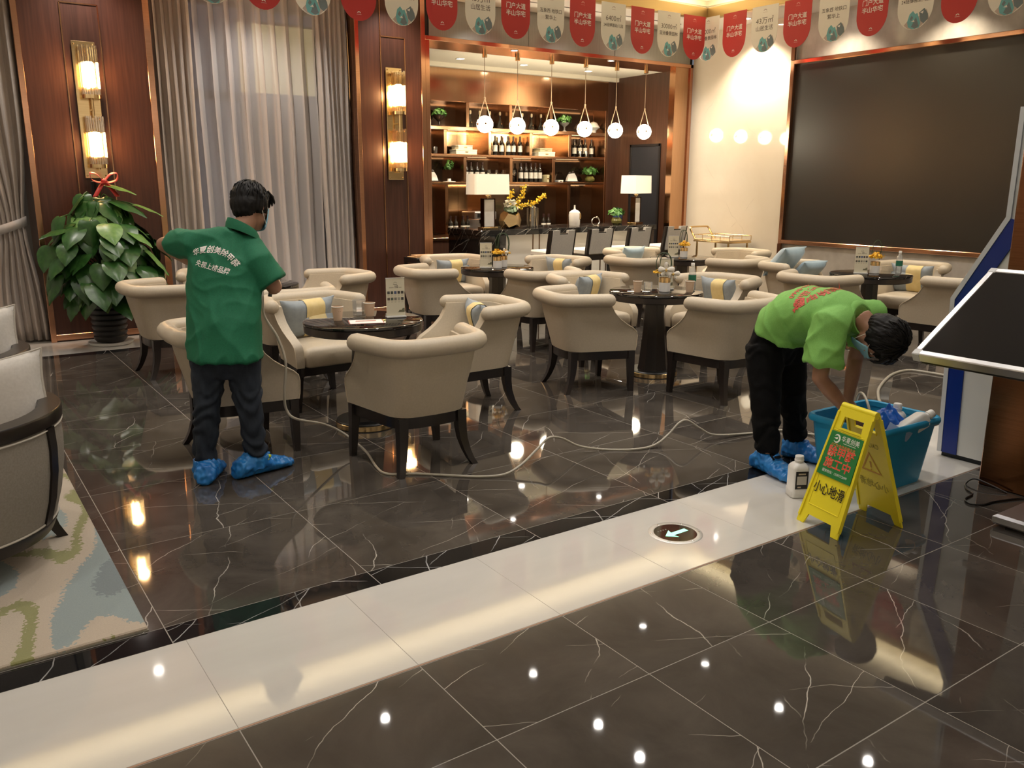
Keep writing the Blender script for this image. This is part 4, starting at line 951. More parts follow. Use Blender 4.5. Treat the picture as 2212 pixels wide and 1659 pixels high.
def orchid(t,c,s):
    f=MB()
    for k,(an,wd,ln_) in enumerate(((.05,.62,.95),(PI-.05,.62,.95),(PI/2,.42,.9),(-.95,.40,.85),(PI+.95,.40,.85))):
        d=Vector((math.cos(an),0,math.sin(an))); e=Vector((-math.sin(an),0,math.cos(an))); c_=Vector(c); P=[]
        for q in range(12):
            th_=2*PI*q/12; u=.5+.5*math.cos(th_); P.append(c_+d*s*ln_*u+e*s*wd*.75*math.sin(th_)*(.35+.65*u)+Vector((0,-.10*s*u*u-(.06*s if k<2 else 0)-.10*s*math.cos(2*th_)*.3,0)))
        f.add(P+[c_+d*s*ln_*.55+Vector((0,.03*s-(.06*s if k<2 else 0),0))],[(q,(q+1)%12,12) for q in range(12)])
    o=f.build('orchid_petals',M_orc,t,smooth=60); solid(o,.0015); MB().ball(Vector(c)+Vector((0,-.012,-.004)),(.010,.010,.012),8,6).build('orchid_heart',mat('orchid heart',(.62,.42,.12),.5),t)
RZc=-.55    # most things face the camera side
# nearest table
cup(2.17,5.15,'tan paper cup at the left of the nearest table'); cup(2.42,5.20,'tan paper cup beside the glass on the nearest table')
rockglass(2.375,5.27,'clear faceted glass behind the right paper cup on the nearest table',1.25)
menu(2.545,5.06,-.25,'menu card standing on the nearest table')
lf=thing('leaflet','white printed leaflet with a red border on the nearest table','paper',(2.30,5.0,TZ),-.35)
MB().box((0,0,.0012),(.21,.15,.0016)).build('sheet',M_paper,lf); MB().box((0,0,.0006),(.225,.165,.001)).build('border',mat('dull red border',(.35,.12,.10),.6),lf)
MB().add([(-.07,.0,.0022),(.06,.0,.0022),(.07,.045,.0022),(-.06,.045,.0022)],[(0,1,2,3)]).build('print_block',mat('pink brown print',(.50,.25,.20),.7),lf)
# orchid table
cup(4.82,5.17,'tan paper cup at the left of the orchid table'); cup(5.18,4.93,'tan paper cup in front of the water bottle on the orchid table')
t=thing('orchid_pot','white pot with gold rim, white orchids and looped grass','flower pot',(5.03,5.07,TZ),RZc); potshape(t); orchid(t,(-.005,-.045,.185),.072); orchid(t,(.06,-.02,.15),.062); bloom(t,(-.06,.02,.155),.036,3); blades(t,(.0,.02,.12),2,.20,.10)
menu(5.13,5.16,-.45,'menu card behind the white orchid pot')
rockglass(4.90,5.13,'clear faceted glass left of the orchid pot',.95)
M_pet=milky('thin clear plastic',(.80,.82,.80),.36,.35); M_glab=mat('green bottle label',(.015,.15,.085),.45); wb0=None
def waterbottle(x,y,lb):
    global wb0
    if wb0 is None:
        wb0=t=thing('water_bottle',lb,'bottle',(x,y,TZ),0,'water bottles with green labels')
        MB().lathe([(.026,0),(.031,.006),(.032,.02),(.029,.03),(.032,.045),(.029,.06),(.032,.075),(.0315,.13),(.027,.165),(.014,.195),(.0125,.20),(.0125,.206)],20).build('clear_body',M_pet,t)
        MB().lathe([(.0328,.078),(.0328,.128)],20,cap0=False,cap1=False).build('green_label',M_glab,t)
        MB().lathe([(.0145,.203),(.0148,.206),(.0148,.224),(.0135,.226),(.001,.2262)],16).build('white_cap',M_plastw,t)
        MB().lathe([(.028,.004),(.029,.03),(.029,.06),(.029,.07),(.001,.0701)],16).build('water',glassy('still water',(.93,.97,.97),.03,.90),t); return t
    return dup(wb0,(x,y,TZ),.4,lb)
waterbottle(5.30,5.02,'clear water bottle with a green label on the orchid table')
# flower table
t=thing('flower_pot','left white pot of yellow flowers on the table before the bar','flower pot',(4.98,7.50,TZ),RZc); potshape(t); bloom(t,(0,0,.155),.068,5)
t=thing('flower_pot','right white pot of yellow flowers and white orchid on the table before the bar','flower pot',(5.09,7.56,TZ),RZc); potshape(t); bloom(t,(.03,.02,.145),.05,6); orchid(t,(.01,-.05,.16),.05); blades(t,(0,.02,.12),4,.24,.12)
menu(4.88,7.57,-.55,'menu card left of the two yellow flower pots')
# trolley table
t=thing('flower_pot','white pot of yellow flowers with looped grass on the trolley table','flower pot',(7.60,7.36,TZ),RZc); potshape(t); bloom(t,(0,0,.15),.07,8); blades(t,(0,.02,.12),2,.21,.07)
menu(7.48,7.42,-.6,'menu card left of the yellow flowers on the trolley table')
t=thing('wood_sprig','small brown dried sprig right of the yellow flowers on the trolley table','ornament',(7.70,7.30,TZ)); sp=MB()
for k in range(6): sp.tube([(-.03+.01*k,0,.006),(0+.008*k,.005*(k%3),.012+.006*(k%2)),(.03+.006*k,.0,.02+.004*k)],.003,5)
sp.build('twig',mat('dry brown twig',(.20,.12,.06),.7),t)
# screen table
t=thing('flower_pot','white pot of yellow flowers on the table by the black screen','flower pot',(7.86,4.98,TZ),RZc-.4); potshape(t); bloom(t,(0,0,.16),.072,11); blades(t,(0,.02,.13),1,.20,.07)
menu(7.70,5.03,-.85,'menu card on the table by the black screen'); waterbottle(8.02,4.82,'clear water bottle with a green label on the screen table')
rockglass(7.78,5.06,'small clear glass between menu card and flowers on the screen table',.8)

# ------------------------------------------------------------------ trolley, side table
t=thing('gold_trolley','gold serving trolley with a railed tray against the cream wall','trolley',(9.68,8.62,0))
MB().bb(-.23,.23,-.34,.34,.785,.805,.003).build('tray',noisy('gold tray',(.70,.52,.30),(.76,.58,.36),.25,5,metal=.6),t); MB().bb(-.235,.235,-.345,.345,.762,.785,.002).build('tray_frame',M_gold,t)
MB().bb(-.21,.21,-.32,.32,.25,.265,.002).build('lower_tray',M_gold,t)
for sx in (-.20,.20):
    for sy in (-.30,.30): MB().tube([(sx,sy,.05),(sx,sy,.765)],.015,10).lathe([(.02,0),(.03,.02),(.03,.04),(.02,.055)],10,c=(sx,sy,0)).build('leg',M_gold,t)
rl=MB()
for sy in (-.34,.34): rl.tube([(-.23,sy,.865),(.23,sy,.865)],.005,6)
for sx in (-.23,.23): rl.tube([(sx,-.34,.865),(sx,.34,.865)],.005,6)
for sx in (-.23,.23):
    for k in range(5): rl.tube([(sx,-.34+.17*k,.80),(sx,-.34+.17*k,.868)],.005,6)
rl.build('railing',M_gold,t)
MB().tube(catmull([(-.20,.34,.80),(-.20,.42,.90),(-.19,.46,.955),(-.14,.47,.965),(.14,.47,.965),(.19,.46,.955),(.20,.42,.90),(.20,.34,.80)],5),.014,8).build('push_handle',M_gold,t)
t=thing('side_table','small square dark side table with open slats beside the bar opening','table',(5.00,9.20,0))
MB().bb(-.16,.16,-.17,.17,.655,.715,.004).build('tabletop',M_dwood,t)
for sx in (-.14,.14):
    for sy in (-.15,.15): MB().bb(sx-.016,sx+.016,sy-.016,sy+.016,0,.655).build('leg',M_dwood,t)
for k in range(4): MB().bb(-.10+.065*k,-.085+.065*k,-.155,-.140,.30,.655).build('slat',M_dwood,t)
MB().bb(-.14,.14,-.15,.15,.28,.30).build('lower_shelf',M_dwood,t)
for k,(dx,dy,r,lb) in enumerate(((-.02,.0,.1,'lower tan wooden menu board lying on the dark side table'),(.03,.02,-.15,'upper tan wooden menu board lying on the dark side table'))):
    b=thing('menu_board',lb,'board',(5.0+dx,9.2+dy,.716+.0125*k),r,'menu boards'); MB().box((0,0,.006),(.25,.20,.011),.002).build('board',noisy('tan wood',(.52,.33,.17),(.60,.40,.22),.5,6,(1,8,1)),b); MB().box((0,-.09,.0122),(.22,.012,.001)).build('clip',M_gold,b)
t=thing('leaning_panel','narrow cream panel with orange edge standing below the side table','panel',(4.74,8.83,0),-.5)
MB().bb(-.028,.028,-.012,.012,0,.66,.002).build('panel_face',mat('cream panel',(.75,.62,.45),.5),t); MB().bb(-.036,-.028,-.014,.014,.18,.66).build('orange_edge',mat('orange edge',(.62,.30,.12),.5),t)

# ------------------------------------------------------------------ potted plant
pl = thing('potted_pothos','tall pothos in a black ribbed pot with a red bow, before the left wood pillar','plant',(1.46,9.30,0))
pot=[(.13,.03)]
for k in range(8): pot += [(.145+.004*k,.045+.055*k),(.158+.004*k,.065+.055*k),(.158+.004*k,.082+.055*k),(.146+.004*k,.096+.055*k)]
MB().lathe(pot+[(.16,.48),(.14,.46),(.002,.45)],26).build('pot',noisy('black ribbed clay',(.012,.012,.013),(.022,.022,.023),.45,9),pl)
MB().lathe([(.15,0),(.20,.004),(.215,.03),(.205,.032),(.15,.018),(.002,.018)],30).build('saucer',M_plastw,pl)
MB().lathe([(.035,.45),(.035,1.60),(.002,1.61)],10).build('moss_pole',mat('dark moss pole',(.012,.011,.009),.9),pl)
M_leaf=noisy('pothos leaf',(.018,.075,.016),(.045,.135,.028),.30,5,detail=3,spec=.55); M_leafl=noisy('young pothos leaf',(.10,.24,.05),(.18,.33,.09),.32,6,detail=2)
def leaf_mesh(m):
    L=[(0,.0),(.16,-.10),(.34,-.06),(.44,.10),(.46,.30),(.38,.55),(.22,.80),(.0,1.06)]; b=MB(); rows=[]
    mid=[(0,0,0)]+[(0,y,.03*math.sin(PI*min(y,1))) for y in (.02,.06,.12,.30,.55,.80,1.06)]
    vs=[]; 
    for (x,y),mm in zip(L,mid):
        z=-.20*y*y
        for s in (-1,-.5,0,.5,1): vs.append((x*s,(y if abs(s)==1 else (y+mm[1]*1.0)/2 if abs(s)==.5 else mm[1]),z-.10*abs(s)*x+ .03*(1-abs(s))+(.02*math.sin(9*y) if abs(s)==1 else 0)))
    fs=[(i*5+j,i*5+j+1,(i+1)*5+j+1,(i+1)*5+j) for i in range(7) for j in range(4)]
    me=MB().add(vs,fs).mesh('leaf',m,180); return me
LM=leaf_mesh(M_leaf); LL=leaf_mesh(M_leafl); rd=random.Random(12); stm=MB()
def put_leaf(a,r,z,size,droop,me,twist=0):
    o=link('leaf',me,pl); p=Vector((r*math.cos(a),r*math.sin(a),z)); out=Vector((math.cos(a+twist),math.sin(a+twist),0))
    d=(out*math.cos(droop)-Vector((0,0,1))*math.sin(droop)).normalized(); n=(out*math.sin(droop)+Vector((0,0,1))*math.cos(droop)).normalized(); x=d.cross(n)
    o.matrix_local=Matrix.Translation(p)@Matrix((x,d,n)).transposed().to_4x4()@Matrix.Scale(size,4)
    stm.tube(catmull([(0.03*math.cos(a),.03*math.sin(a),z-.18),(r*.55*math.cos(a),r*.55*math.sin(a),z+.02),tuple(p)],4),.006,5)
lv=[]
for k in range(125):
    t=(k+.5)/125; z=.50+.95*t+rd.uniform(-.05,.05); env=(.26+.42*math.sin(PI*min(1,.22+.80*t)))*(1.0 if t<.8 else .80)
    a=k*2.39996+rd.uniform(-.3,.3)
    if math.sin(a)>.18: a=-a                                  # few leaves towards the wall
    put_leaf(a,env*rd.uniform(.50,.82),z,rd.uniform(.19,.30),rd.uniform(.45,1.30),LM if rd.random()<.88 else LL,rd.uniform(-.6,.6))
for a,r,z,s,dr,me in ((-.5,.12,1.57,.26,.15,LL),(-2.6,.10,1.42,.26,.9,LM),(-1.9,.16,1.40,.36,1.0,LM),(-.7,.20,1.42,.32,.3,LM),(-.2,.34,1.38,.26,.25,LL),(3.6,.36,1.16,.26,.1,LM),(3.9,.33,.98,.32,.7,LM),(-.25,.40,1.08,.30,.6,LM)): put_leaf(a,r,z,s,dr,me)
stm.build('stem',noisy('pothos stem',(.03,.10,.02),(.08,.18,.04),.5,8),pl)
M_bow=mat('red satin ribbon',(.62,.03,.02),.35,sheen=.3); bw_=MB()
def ribbon(pts,wd,nr):
    P=catmull(pts,6); vs=[]; 
    for p in P: vs+= [p+Vector(nr)*wd,p-Vector(nr)*wd]
    return vs,[(2*i,2*i+1,2*i+3,2*i+2) for i in range(len(P)-1)]
for s in (-1,1):
    bw_.add(*ribbon([(0,0,0),(s*.06,-.02,.07),(s*.12,-.03,.08),(s*.11,-.04,.02),(s*.05,-.03,-.005),(0,-.02,0)],.035,(0,.8,.25)))
    bw_.add(*ribbon([(0,0,0),(s*.05,-.04,-.06),(s*.10,-.06,-.14)],.028,(.8,.2*s,.1)))
bw_.ball((0,-.02,0),.03,10,8); bo=bw_.build('red_bow',M_bow,pl,(.07,-.10,1.60),smooth=60); solid(bo,.002)

# ------------------------------------------------------------------ rug and barrel chairs at the left
def rug_mat():
    m=mat('patterned wool rug',(.7,.6,.5),.95,sheen=.3); v=coords(m,(1,1,1)); 
    mp=nd(m,'ShaderNodeMapping'); mp.inputs['Scale'].default_value=(1.9,.8,1); mp.inputs['Location'].default_value=(4.35,2.1,0); mp.inputs['Rotation'].default_value=(0,0,.22); ln(m,v,mp.inputs[0])
    rg=nd(m,'ShaderNodeTexNoise'); rg.inputs['Scale'].default_value=60; rg.inputs['Detail'].default_value=1; ln(m,v,rg.inputs['Vector'])
    sc_=nd(m,'ShaderNodeVectorMath',operation='SCALE'); sc_.inputs['Scale'].default_value=.085; ln(m,rg.outputs[1],sc_.inputs[0]); ad=nd(m,'ShaderNodeVectorMath',operation='ADD'); ln(m,mp.outputs[0],ad.inputs[0]); ln(m,sc_.outputs[0],ad.inputs[1])
    n1=nd(m,'ShaderNodeTexNoise'); n1.inputs['Scale'].default_value=1.25; n1.inputs['Detail'].default_value=1.2; ln(m,ad.outputs[0],n1.inputs['Vector'])
    r=nd(m,'ShaderNodeValToRGB'); r.color_ramp.interpolation='CONSTANT'; e=r.color_ramp.elements
    while len(e)<6: e.new(.5)
    for i,(p,c) in enumerate([(0,(.20,.25,.27)),(.36,(.30,.37,.38)),(.455,(.58,.49,.39)),(.53,(.30,.30,.12)),(.575,(.58,.50,.40)),(.63,(.34,.41,.41))]): e[i].position=p; e[i].color=(*c,1)
    ln(m,n1.outputs[0],r.inputs[0]); fine=noise_tex(m,coords(m,(40,160,1)),4,3); base(m,mix(m,.35,r.outputs[0],ramp(m,fine,[(.3,(.45,.45,.45)),(.7,(1,1,1))]),'MULTIPLY')); bump(m,fine,.5,.004); return m
rg=thing('rug','blue, cream and olive patterned rug under the grey barrel chairs','rug',(-1.05,4.55,0))
MB().box((0,0,.008),(3.10,2.96,.015),.005).build('pile',rug_mat(),rg); MB().bb(-1.552,1.552,-1.482,1.482,0,.004).build('backing',mat('rug edge',(.30,.29,.24),.9),rg)
M_gfab=noisy('grey beige linen',(.25,.225,.195),(.30,.27,.235),.8,120,bmp=.08,detail=2); M_wood3=mat('dark walnut rail',(.012,.008,.0065),.30); M_linpipe=mat('linen piping',(.52,.48,.42),.7)
def barrel(x,y,rz,lb):
    t=thing('barrel_chair',lb,'chair',(x,y,0),rz,'grey barrel chairs on the rug')
    A=[math.radians(-128+256*k/40) for k in range(41)]         # open towards local -x
    def arc(r,z,yy=1): return [(r*math.cos(a),r*math.sin(a)*yy,z) for a in A]
    lv=[(.19,.455),(.30,.487),(.42,.508),(.52,.515),(.615,.512)]
    MB().loft([arc(r,z)+arc(r-.075,z)[::-1] for z,r in lv]).build('shell',M_gfab,t,smooth=60)
    MB().loft([[(p[0],p[1],z) for p in arc(ro,0)]+[(p[0],p[1],z) for p in arc(ri,0)[::-1]] for z,ro,ri in ((.615,.512,.44),(.622,.522,.432),(.668,.524,.430),(.676,.518,.436))]).build('top_rail',M_wood3,t,smooth=50)
    MB().loft([[(p[0],p[1],z) for p in arc(ro,0)]+[(p[0],p[1],z) for p in arc(ro-.09,0)[::-1]] for z,ro in ((.135,.44),(.185,.462),(.195,.462))]).build('base_rail',M_wood3,t,smooth=50)
    for d in (-86,-30,30,86):
        a=math.radians(d); w_=.028
        MB().loft([[((r+o)*math.cos(a+s*w_/r),(r+o)*math.sin(a+s*w_/r),z) for s,o in ((-1,-.01),(-1,.009),(1,.009),(1,-.01))] for z,r in lv]).build('strut',M_wood3,t)
    pp=MB()
    for d0,d1 in ((-127,-88.5),(-83.5,-32.5),(-27.5,27.5),(32.5,83.5),(88.5,127)):
        B=[math.radians(d0+(d1-d0)*k/12) for k in range(13)]
        pp.tube([(.516*math.cos(a),.516*math.sin(a),.608) for a in B]+[(r*1.004*math.cos(B[-1]),r*1.004*math.sin(B[-1]),z) for z,r in lv[::-1][1:]],.005,5).tube([(r*1.004*math.cos(B[0]),r*1.004*math.sin(B[0]),z) for z,r in lv],.005,5)
        pp.tube([(.46*math.cos(a),.46*math.sin(a),.197) for a in B],.005,5)
    pp.build('piping',M_linpipe,t)
    MB().lathe([(.36,.17),(.43,.18),(.43,.36),(.42,.39),(.36,.405),(.002,.41)],32,sx=1).build('seat_cushion',M_gfab,t,smooth=50)
    for d in (8,98,188,278):
        a=math.radians(d); c_,s_=math.cos(a),math.sin(a)
        MB().loft([[(r*c_-wq*s_*q+h*c_*p,r*s_+wq*c_*q+h*s_*p,z) for q,p in ((-1,-1),(1,-1),(1,1),(-1,1))] for z,r,wq,h in ((0.016,.475,.016,.02),(.08,.44,.02,.024),(.15,.415,.026,.03))]).build('leg',M_wood3,t)
    return t
barrel(-.11,4.10,math.radians(0),'grey linen barrel chair with dark wood rail at the left edge, nearer one')
barrel(-.08,5.62,math.radians(0),'grey linen barrel chair with dark wood rail at the left edge, farther one')
M_lin=noisy('pale linen',(.60,.57,.53),(.66,.63,.59),.8,80,detail=2); pm=cushion_mesh(.56,.42,.17,M_lin,'cover')
for x,y,z,rot,lb in ((.12,4.22,.645,(-.22,-.14,-.28),'pale linen cushion in the nearer barrel chair'),(.14,5.74,.665,(-.2,-.10,-.25),'pale linen cushion in the farther barrel chair')):
    t=thing('cushion',lb,'cushion',(x,y,z),0,'linen cushions of the barrel chairs',rot); link('cover',pm,t)
    P=[(.28*u*(1-.10*(1-v*v)*abs(u)**3),0,.21*v*(1-.12*(1-u*u)*abs(v)**3)) for u,v in [(-1+2*k/10,-1) for k in range(10)]+[(1,-1+2*k/10) for k in range(10)]+[(1-2*k/10,1) for k in range(10)]+[(-1,1-2*k/10) for k in range(11)]]
    MB().tube(P,.007,6).build('piping',M_linpipe,t)

# ------------------------------------------------------------------ right side: column, kiosk, touch screen
M_col=noisy('bronze column sheet',(.20,.088,.042),(.25,.112,.055),.24,3,(1,1,50),metal=1.0)
cl_=struct(MB().bb(4.60,5.5,1.15,2.17,0,ZR,.006).build('wall_column',M_col))
M_kw=noisy('pale grey enamel',(.62,.62,.60),(.66,.66,.64),.35,3); M_kb=mat('royal blue enamel',(.004,.022,.20),.3); M_krim=mat('light grey rim',(.60,.62,.64),.35)
kp=thing('self_service_kiosk','tall white kiosk with a royal blue edge band beside the bronze column','kiosk',(5.12,2.40,0))
def prof(k): return [(2.575-k,.03),(2.605-k,.955-k*.3),(2.355-k,1.425-k*.3),(2.355-k,2.0)]
def kpart(poly,x0,x1,name,m): part(MB().loft([[(x0,y,z) for y,z in poly],[(x1,y,z) for y,z in poly]]),name,m,kp)
kpart(prof(.02)+[(2.205,2.0),(2.205,.03)],4.912,5.33,'body',M_kw)
def strip(k0,k1,x0,x1,n,name,m): a=prof(k0)[:n]; b=prof(k1)[:n]; kpart(a+b[::-1],x0,x1,name,m)
strip(0,.026,4.90,5.34,4,'edge_rim',M_krim); strip(.026,.115,4.904,4.915,3,'blue_band',M_kb)
part(MB().bb(4.908,4.914,2.22,2.34,.595,.635),'slot',mat('dark slot',(.08,.08,.075),.5),kp); part(MB().bb(4.93,5.32,2.21,2.56,0,.03),'plinth',M_black,kp)
part(MB().add([(4.95,2.60,.98),(5.29,2.60,.98),(5.29,2.372,1.40),(4.95,2.372,1.40)],[(0,1,2,3)]),'display',M_display,kp)
tt=thing('touch_table','large tilted touch screen with silver frame on a silver stand at the right edge','touch screen',(4.3,1.55,0))
M_sil=mat('silver painted metal',(.46,.46,.48),.3,.85); M_tscr=mat('black touch glass',(.008,.008,.010),.06,spec=.6)
part(MB().loft([[(4.065+k,1.83-k,z),(4.53-k,1.83-k,z),(4.53-k,1.25+k,z),(4.065+k,1.25+k,z)] for z,k in ((.014,.006),(.022,0),(.05,0),(.062,.014))]),'base_plate',M_sil,tt)
part(MB().bb(4.10,4.5,1.3,1.78,0,.014),'rubber_foot',M_black,tt)
pc_=catmull([Vector(q) for q in ((4.40,.06),(4.365,.10),(4.345,.30),(4.325,.55),(4.29,.78),(4.20,.93),(4.10,1.02))],5)

rings=[]
for i,p in enumerate(pc_):
    d=(pc_[min(i+1,len(pc_)-1)]-pc_[max(i-1,0)]).normalized(); n_=Vector((-d.y,d.x)); a=p+n_*.035; b=p-n_*.035
    rings.append([(a.x,1.79,a.y),(a.x,1.31,a.y),(b.x,1.31,b.y),(b.x,1.79,b.y)])
part(MB().loft(rings),'stand',M_sil,tt)
S0=Vector((3.645,2.085,.852)); ex=Vector((4.262-3.645,0,1.205-.852)); ey=Vector((0,-1.08,0)); nz=ex.normalized().cross(ey.normalized()); nz=-nz if nz.z<0 else nz
L_=ex.length; W_=ey.length; exn,eyn=ex.normalized(),ey.normalized()
def tbox(a0,a1,b0,b1,c0,c1,ch=.0):
    R3=Matrix((exn,eyn,nz)).transposed(); c_=S0+exn*(a0+a1)/2+eyn*(b0+b1)/2+nz*(c0+c1)/2
    return MB().box(c_,(a1-a0,b1-b0,c1-c0),ch,rot=R3)
part(tbox(.028,L_-.028,.028,W_-.028,-.03,-.003),'display',M_tscr,tt)
for a0,a1,b0,b1 in ((0,.032,0,W_),(L_-.032,L_,0,W_),(.032,L_-.032,0,.032),(.032,L_-.032,W_-.032,W_)): part(tbox(a0,a1,b0,b1,-.045,.0,.004),'frame_bar',M_steel,tt)
for a0,b0 in ((-.002,-.002),(L_-.036,-.002)): part(tbox(a0,a0+.038,b0,b0+.038,-.046,.001,.004),'corner_cap',M_krim,tt)
part(tbox(.02,L_-.02,.02,W_-.02,-.075,-.04,.006),'back_shell',M_black,tt)
cb=[(4.53,1.86),(4.338,1.937),(4.23,1.963),(4.20,2.06),(4.28,2.08),(4.34,2.15),(4.43,2.14),(4.41,2.09),(4.56,1.93)]
def floor_tube(name,label,cat,pts,r,m,z0=None):
    return tag(MB().tube(catmull(pts,8),r,8).build(name,m,smooth=60),label,cat)
floor_tube('power_cable','thin black power cable looped on the dark floor by the silver stand','cable',[(4.50,1.20,.006),(4.53,1.88,.006)] and [(4.578,1.78,.006),(4.572,1.90,.006),(4.40,1.968,.006),(4.294,1.985,.006),(4.25,2.03,.006),(4.30,2.08,.006),(4.402,2.095,.006),(4.45,2.15,.006),(4.53,2.20,.006),(4.575,2.185,.03),(4.57,2.12,.03),(4.57,2.0,.006)],.005,M_black)
# ------------------------------------------------------------------ floor exit light
t=thing('floor_exit_light','round floor light with a glowing green arrow in the white stone strip','exit light',(2.742,2.622,0))
MB().lathe([(.100,.0005),(.102,.0025),(.124,.0025),(.127,.0008)],48,cap0=False,cap1=False).build('steel_ring',mat('brushed steel ring',(.66,.65,.63),.35,.55),t)
MB().lathe([(.101,.0012),(.001,.0013)],48,cap0=False).build('black_glass',mat('black glass lens',(.006,.009,.008),.06),t)
sc_=MB()
for k in range(6):
    a=PI/6+k*PI/3; sc_.lathe([(.006,.0027),(.005,.0034),(.001,.0035)],10,c=(.113*math.cos(a),.113*math.sin(a),0))
sc_.build('screw',M_chrome,t)
MB().add([(x,y,.0019) for x,y in ((-.068,-.004),(-.020,-.046),(-.026,-.018),(.070,-.016),(.070,.012),(-.018,.010),(-.008,.038))],[(0,1,2,3,4,5,6)]).build('green_arrow',emit('lit green arrow',(.02,1.0,.50),1.1),t)
dots=MB()
for k in range(4): dots.add([(-.062+.016*k,.050,.0019),(-.055+.016*k,.050,.0019),(-.055+.016*k,.056,.0019),(-.062+.016*k,.056,.0019)],[(0,1,2,3)])
dots.build('indicator_dots',mat('grey dots',(.3,.32,.3),.5),t)
# ------------------------------------------------------------------ tub with its contents
M_tub=noisy('blue plastic',(.03,.34,.64),(.04,.40,.70),.32,6,trans=.22,ior=1.3)
tb=thing('blue_tub','large blue plastic storage tub in front of the bending man','tub',(4.185,2.565,0),math.radians(-1))
def rr(hx,hy,r,z,n=5):
    out=[]
    for cx,cy,a0 in ((hx-r,hy-r,0),(-hx+r,hy-r,PI/2),(-hx+r,-hy+r,PI),(hx-r,-hy+r,3*PI/2)):
        for k in range(n+1): a=a0+PI/2*k/n; out.append((cx+r*math.cos(a),cy+r*math.sin(a),z))
    return out
MB().loft([rr(.21,.165,.05,.012),rr(.228,.183,.06,0.0),rr(.232,.187,.06,.02),rr(.272,.222,.06,.345),rr(.268,.218,.06,.345),rr(.228,.183,.055,.024),rr(.18,.14,.05,.02)]).build('shell',M_tub,tb,smooth=50)
MB().loft([rr(.271,.221,.06,.335),rr(.288,.238,.065,.335),rr(.292,.242,.067,.345),rr(.290,.240,.067,.362),rr(.282,.232,.064,.370),rr(.266,.216,.06,.366),rr(.264,.214,.06,.34)],False,False).build('rim',M_tub,tb,smooth=50)
for s in (-1,1):
    MB().tube(catmull([(s*.272,-.05,.335),(s*.270,-.055,.29),(s*.268,-.048,.265),(s*.268,0,.258),(s*.268,.048,.265),(s*.270,.055,.29),(s*.272,.05,.335)],5),.006,6).build('handle_loop',M_tub,tb)
def jug(name,label,loc,rot,mlab=None,h=.21,w=.088,cat='bottle',grp=None):
    t=thing(name,label,cat,loc,0,grp,rot); r=w/2
    MB().loft([rr(r-.006,r-.006,.018,.0),rr(r,r,.02,.006),rr(r,r,.02,h*.20),rr(r-.002,r-.002,.02,h*.215),rr(r-.002,r-.002,.02,h*.70),rr(r-.004,r-.004,.02,h*.745),rr(r*.70,r*.70,.02,h*.81),rr(.021,.021,.0209,h*.84),rr(.0205,.0205,.0204,h*.87)]).build('body',M_plastw,t,smooth=50)
    MB().lathe([(.0215,h*.865),(.0245,h*.87),(.0245,h*.905),(.0225,h*.91),(.0225,h*.985),(.020,h),(.001,h)],20).build('screw_cap',M_plastw,t)
    if mlab:
        for fx,nm in ((1,'front'),):
            y=-r+.0012; MB().bb(-r*.72,r*.72,y-.0005,y,h*.235,h*.665).build('black_label',mat('black bottle label',(.01,.01,.009),.4),t)
            MB().bb(-r*.56,r*.56,y-.0008,y-.0004,h*.34,h*.55).build('pale_panel',mat('pale label panel',(.55,.52,.46),.5),t)
            MB().bb(-r*.42,r*.42,y-.0008,y-.0004,h*.585,h*.62).bb(-r*.45,-r*.05,y-.0008,y-.0004,h*.265,h*.30).build('label_mark',mat('cream label mark',(.50,.42,.30),.5),t)
    return t
jug('chemical_bottle','white square plastic bottle with a black label on the white floor strip','rt' and (3.625,2.615,0),(0,0,math.radians(-28)),True,.222,.094)
jug('chemical_bottle','white plastic bottle standing upright inside the blue tub at its right end',(4.345,2.53,.165),(0,0,.3),None,.25,.092)
jug('chemical_bottle','white plastic bottle lying tilted across the right corner of the blue tub',(4.17,2.43,.275),(math.radians(60),math.radians(8),math.radians(62)),None,.255,.09)
jug('chemical_bottle','white plastic bottle deep in the blue tub, hidden under the others',(4.26,2.66,.03),(0,0,.1),None,.13,.10)
rd=random.Random(5); bg=bmesh.new(); bmesh.ops.create_icosphere(bg,subdivisions=4,radius=.085)
for v in bg.verts:
    n_=noise.noise(v.co*22)+.6*noise.noise(v.co*47); v.co*=1+.32*n_; v.co.z*=1.05
    if v.co.z>0: v.co.x*=1-.55*v.co.z/.09; v.co.y*=1-.55*v.co.z/.09
me=bpy.data.meshes.new('blue_bag'); bg.to_mesh(me); bg.free(); M_bag=mat('blue film plastic',(.010,.13,.62),.28); me.materials.append(M_bag); me.polygons.foreach_set('use_smooth',[True]*len(me.polygons))
tag(link('blue_bag',me,None,(4.235,2.52,.335)),'crumpled bright blue plastic bag in the tub beside the white bottles','bag')
t=thing('measuring_jug','pale blue translucent jug tilted in the tub below the blue bag','jug',(4.12,2.43,.20),0,None,(.35,.25,.4))
MB().lathe([(.05,0),(.055,.005),(.062,.15),(.058,.15),(.05,.01),(.001,.01)],24).build('bowl',mat('pale blue plastic',(.42,.55,.85),.3,trans=.3),t); MB().tube(catmull([(.06,0,.13),(.095,0,.12),(.095,0,.06),(.058,0,.04)],5),.007,8).build('jug_handle',bpy.data.materials['pale blue plastic'],t)
t=thing('white_tray','white plastic tray standing in the tub left of the pale jug','tray',(4.02,2.42,.18),0,None,(.15,-.35,.2)); MB().box((0,0,.08),(.13,.02,.16),.006).box((0,-.012,.08),(.10,.01,.13),.004).build('body',M_plastw,t)
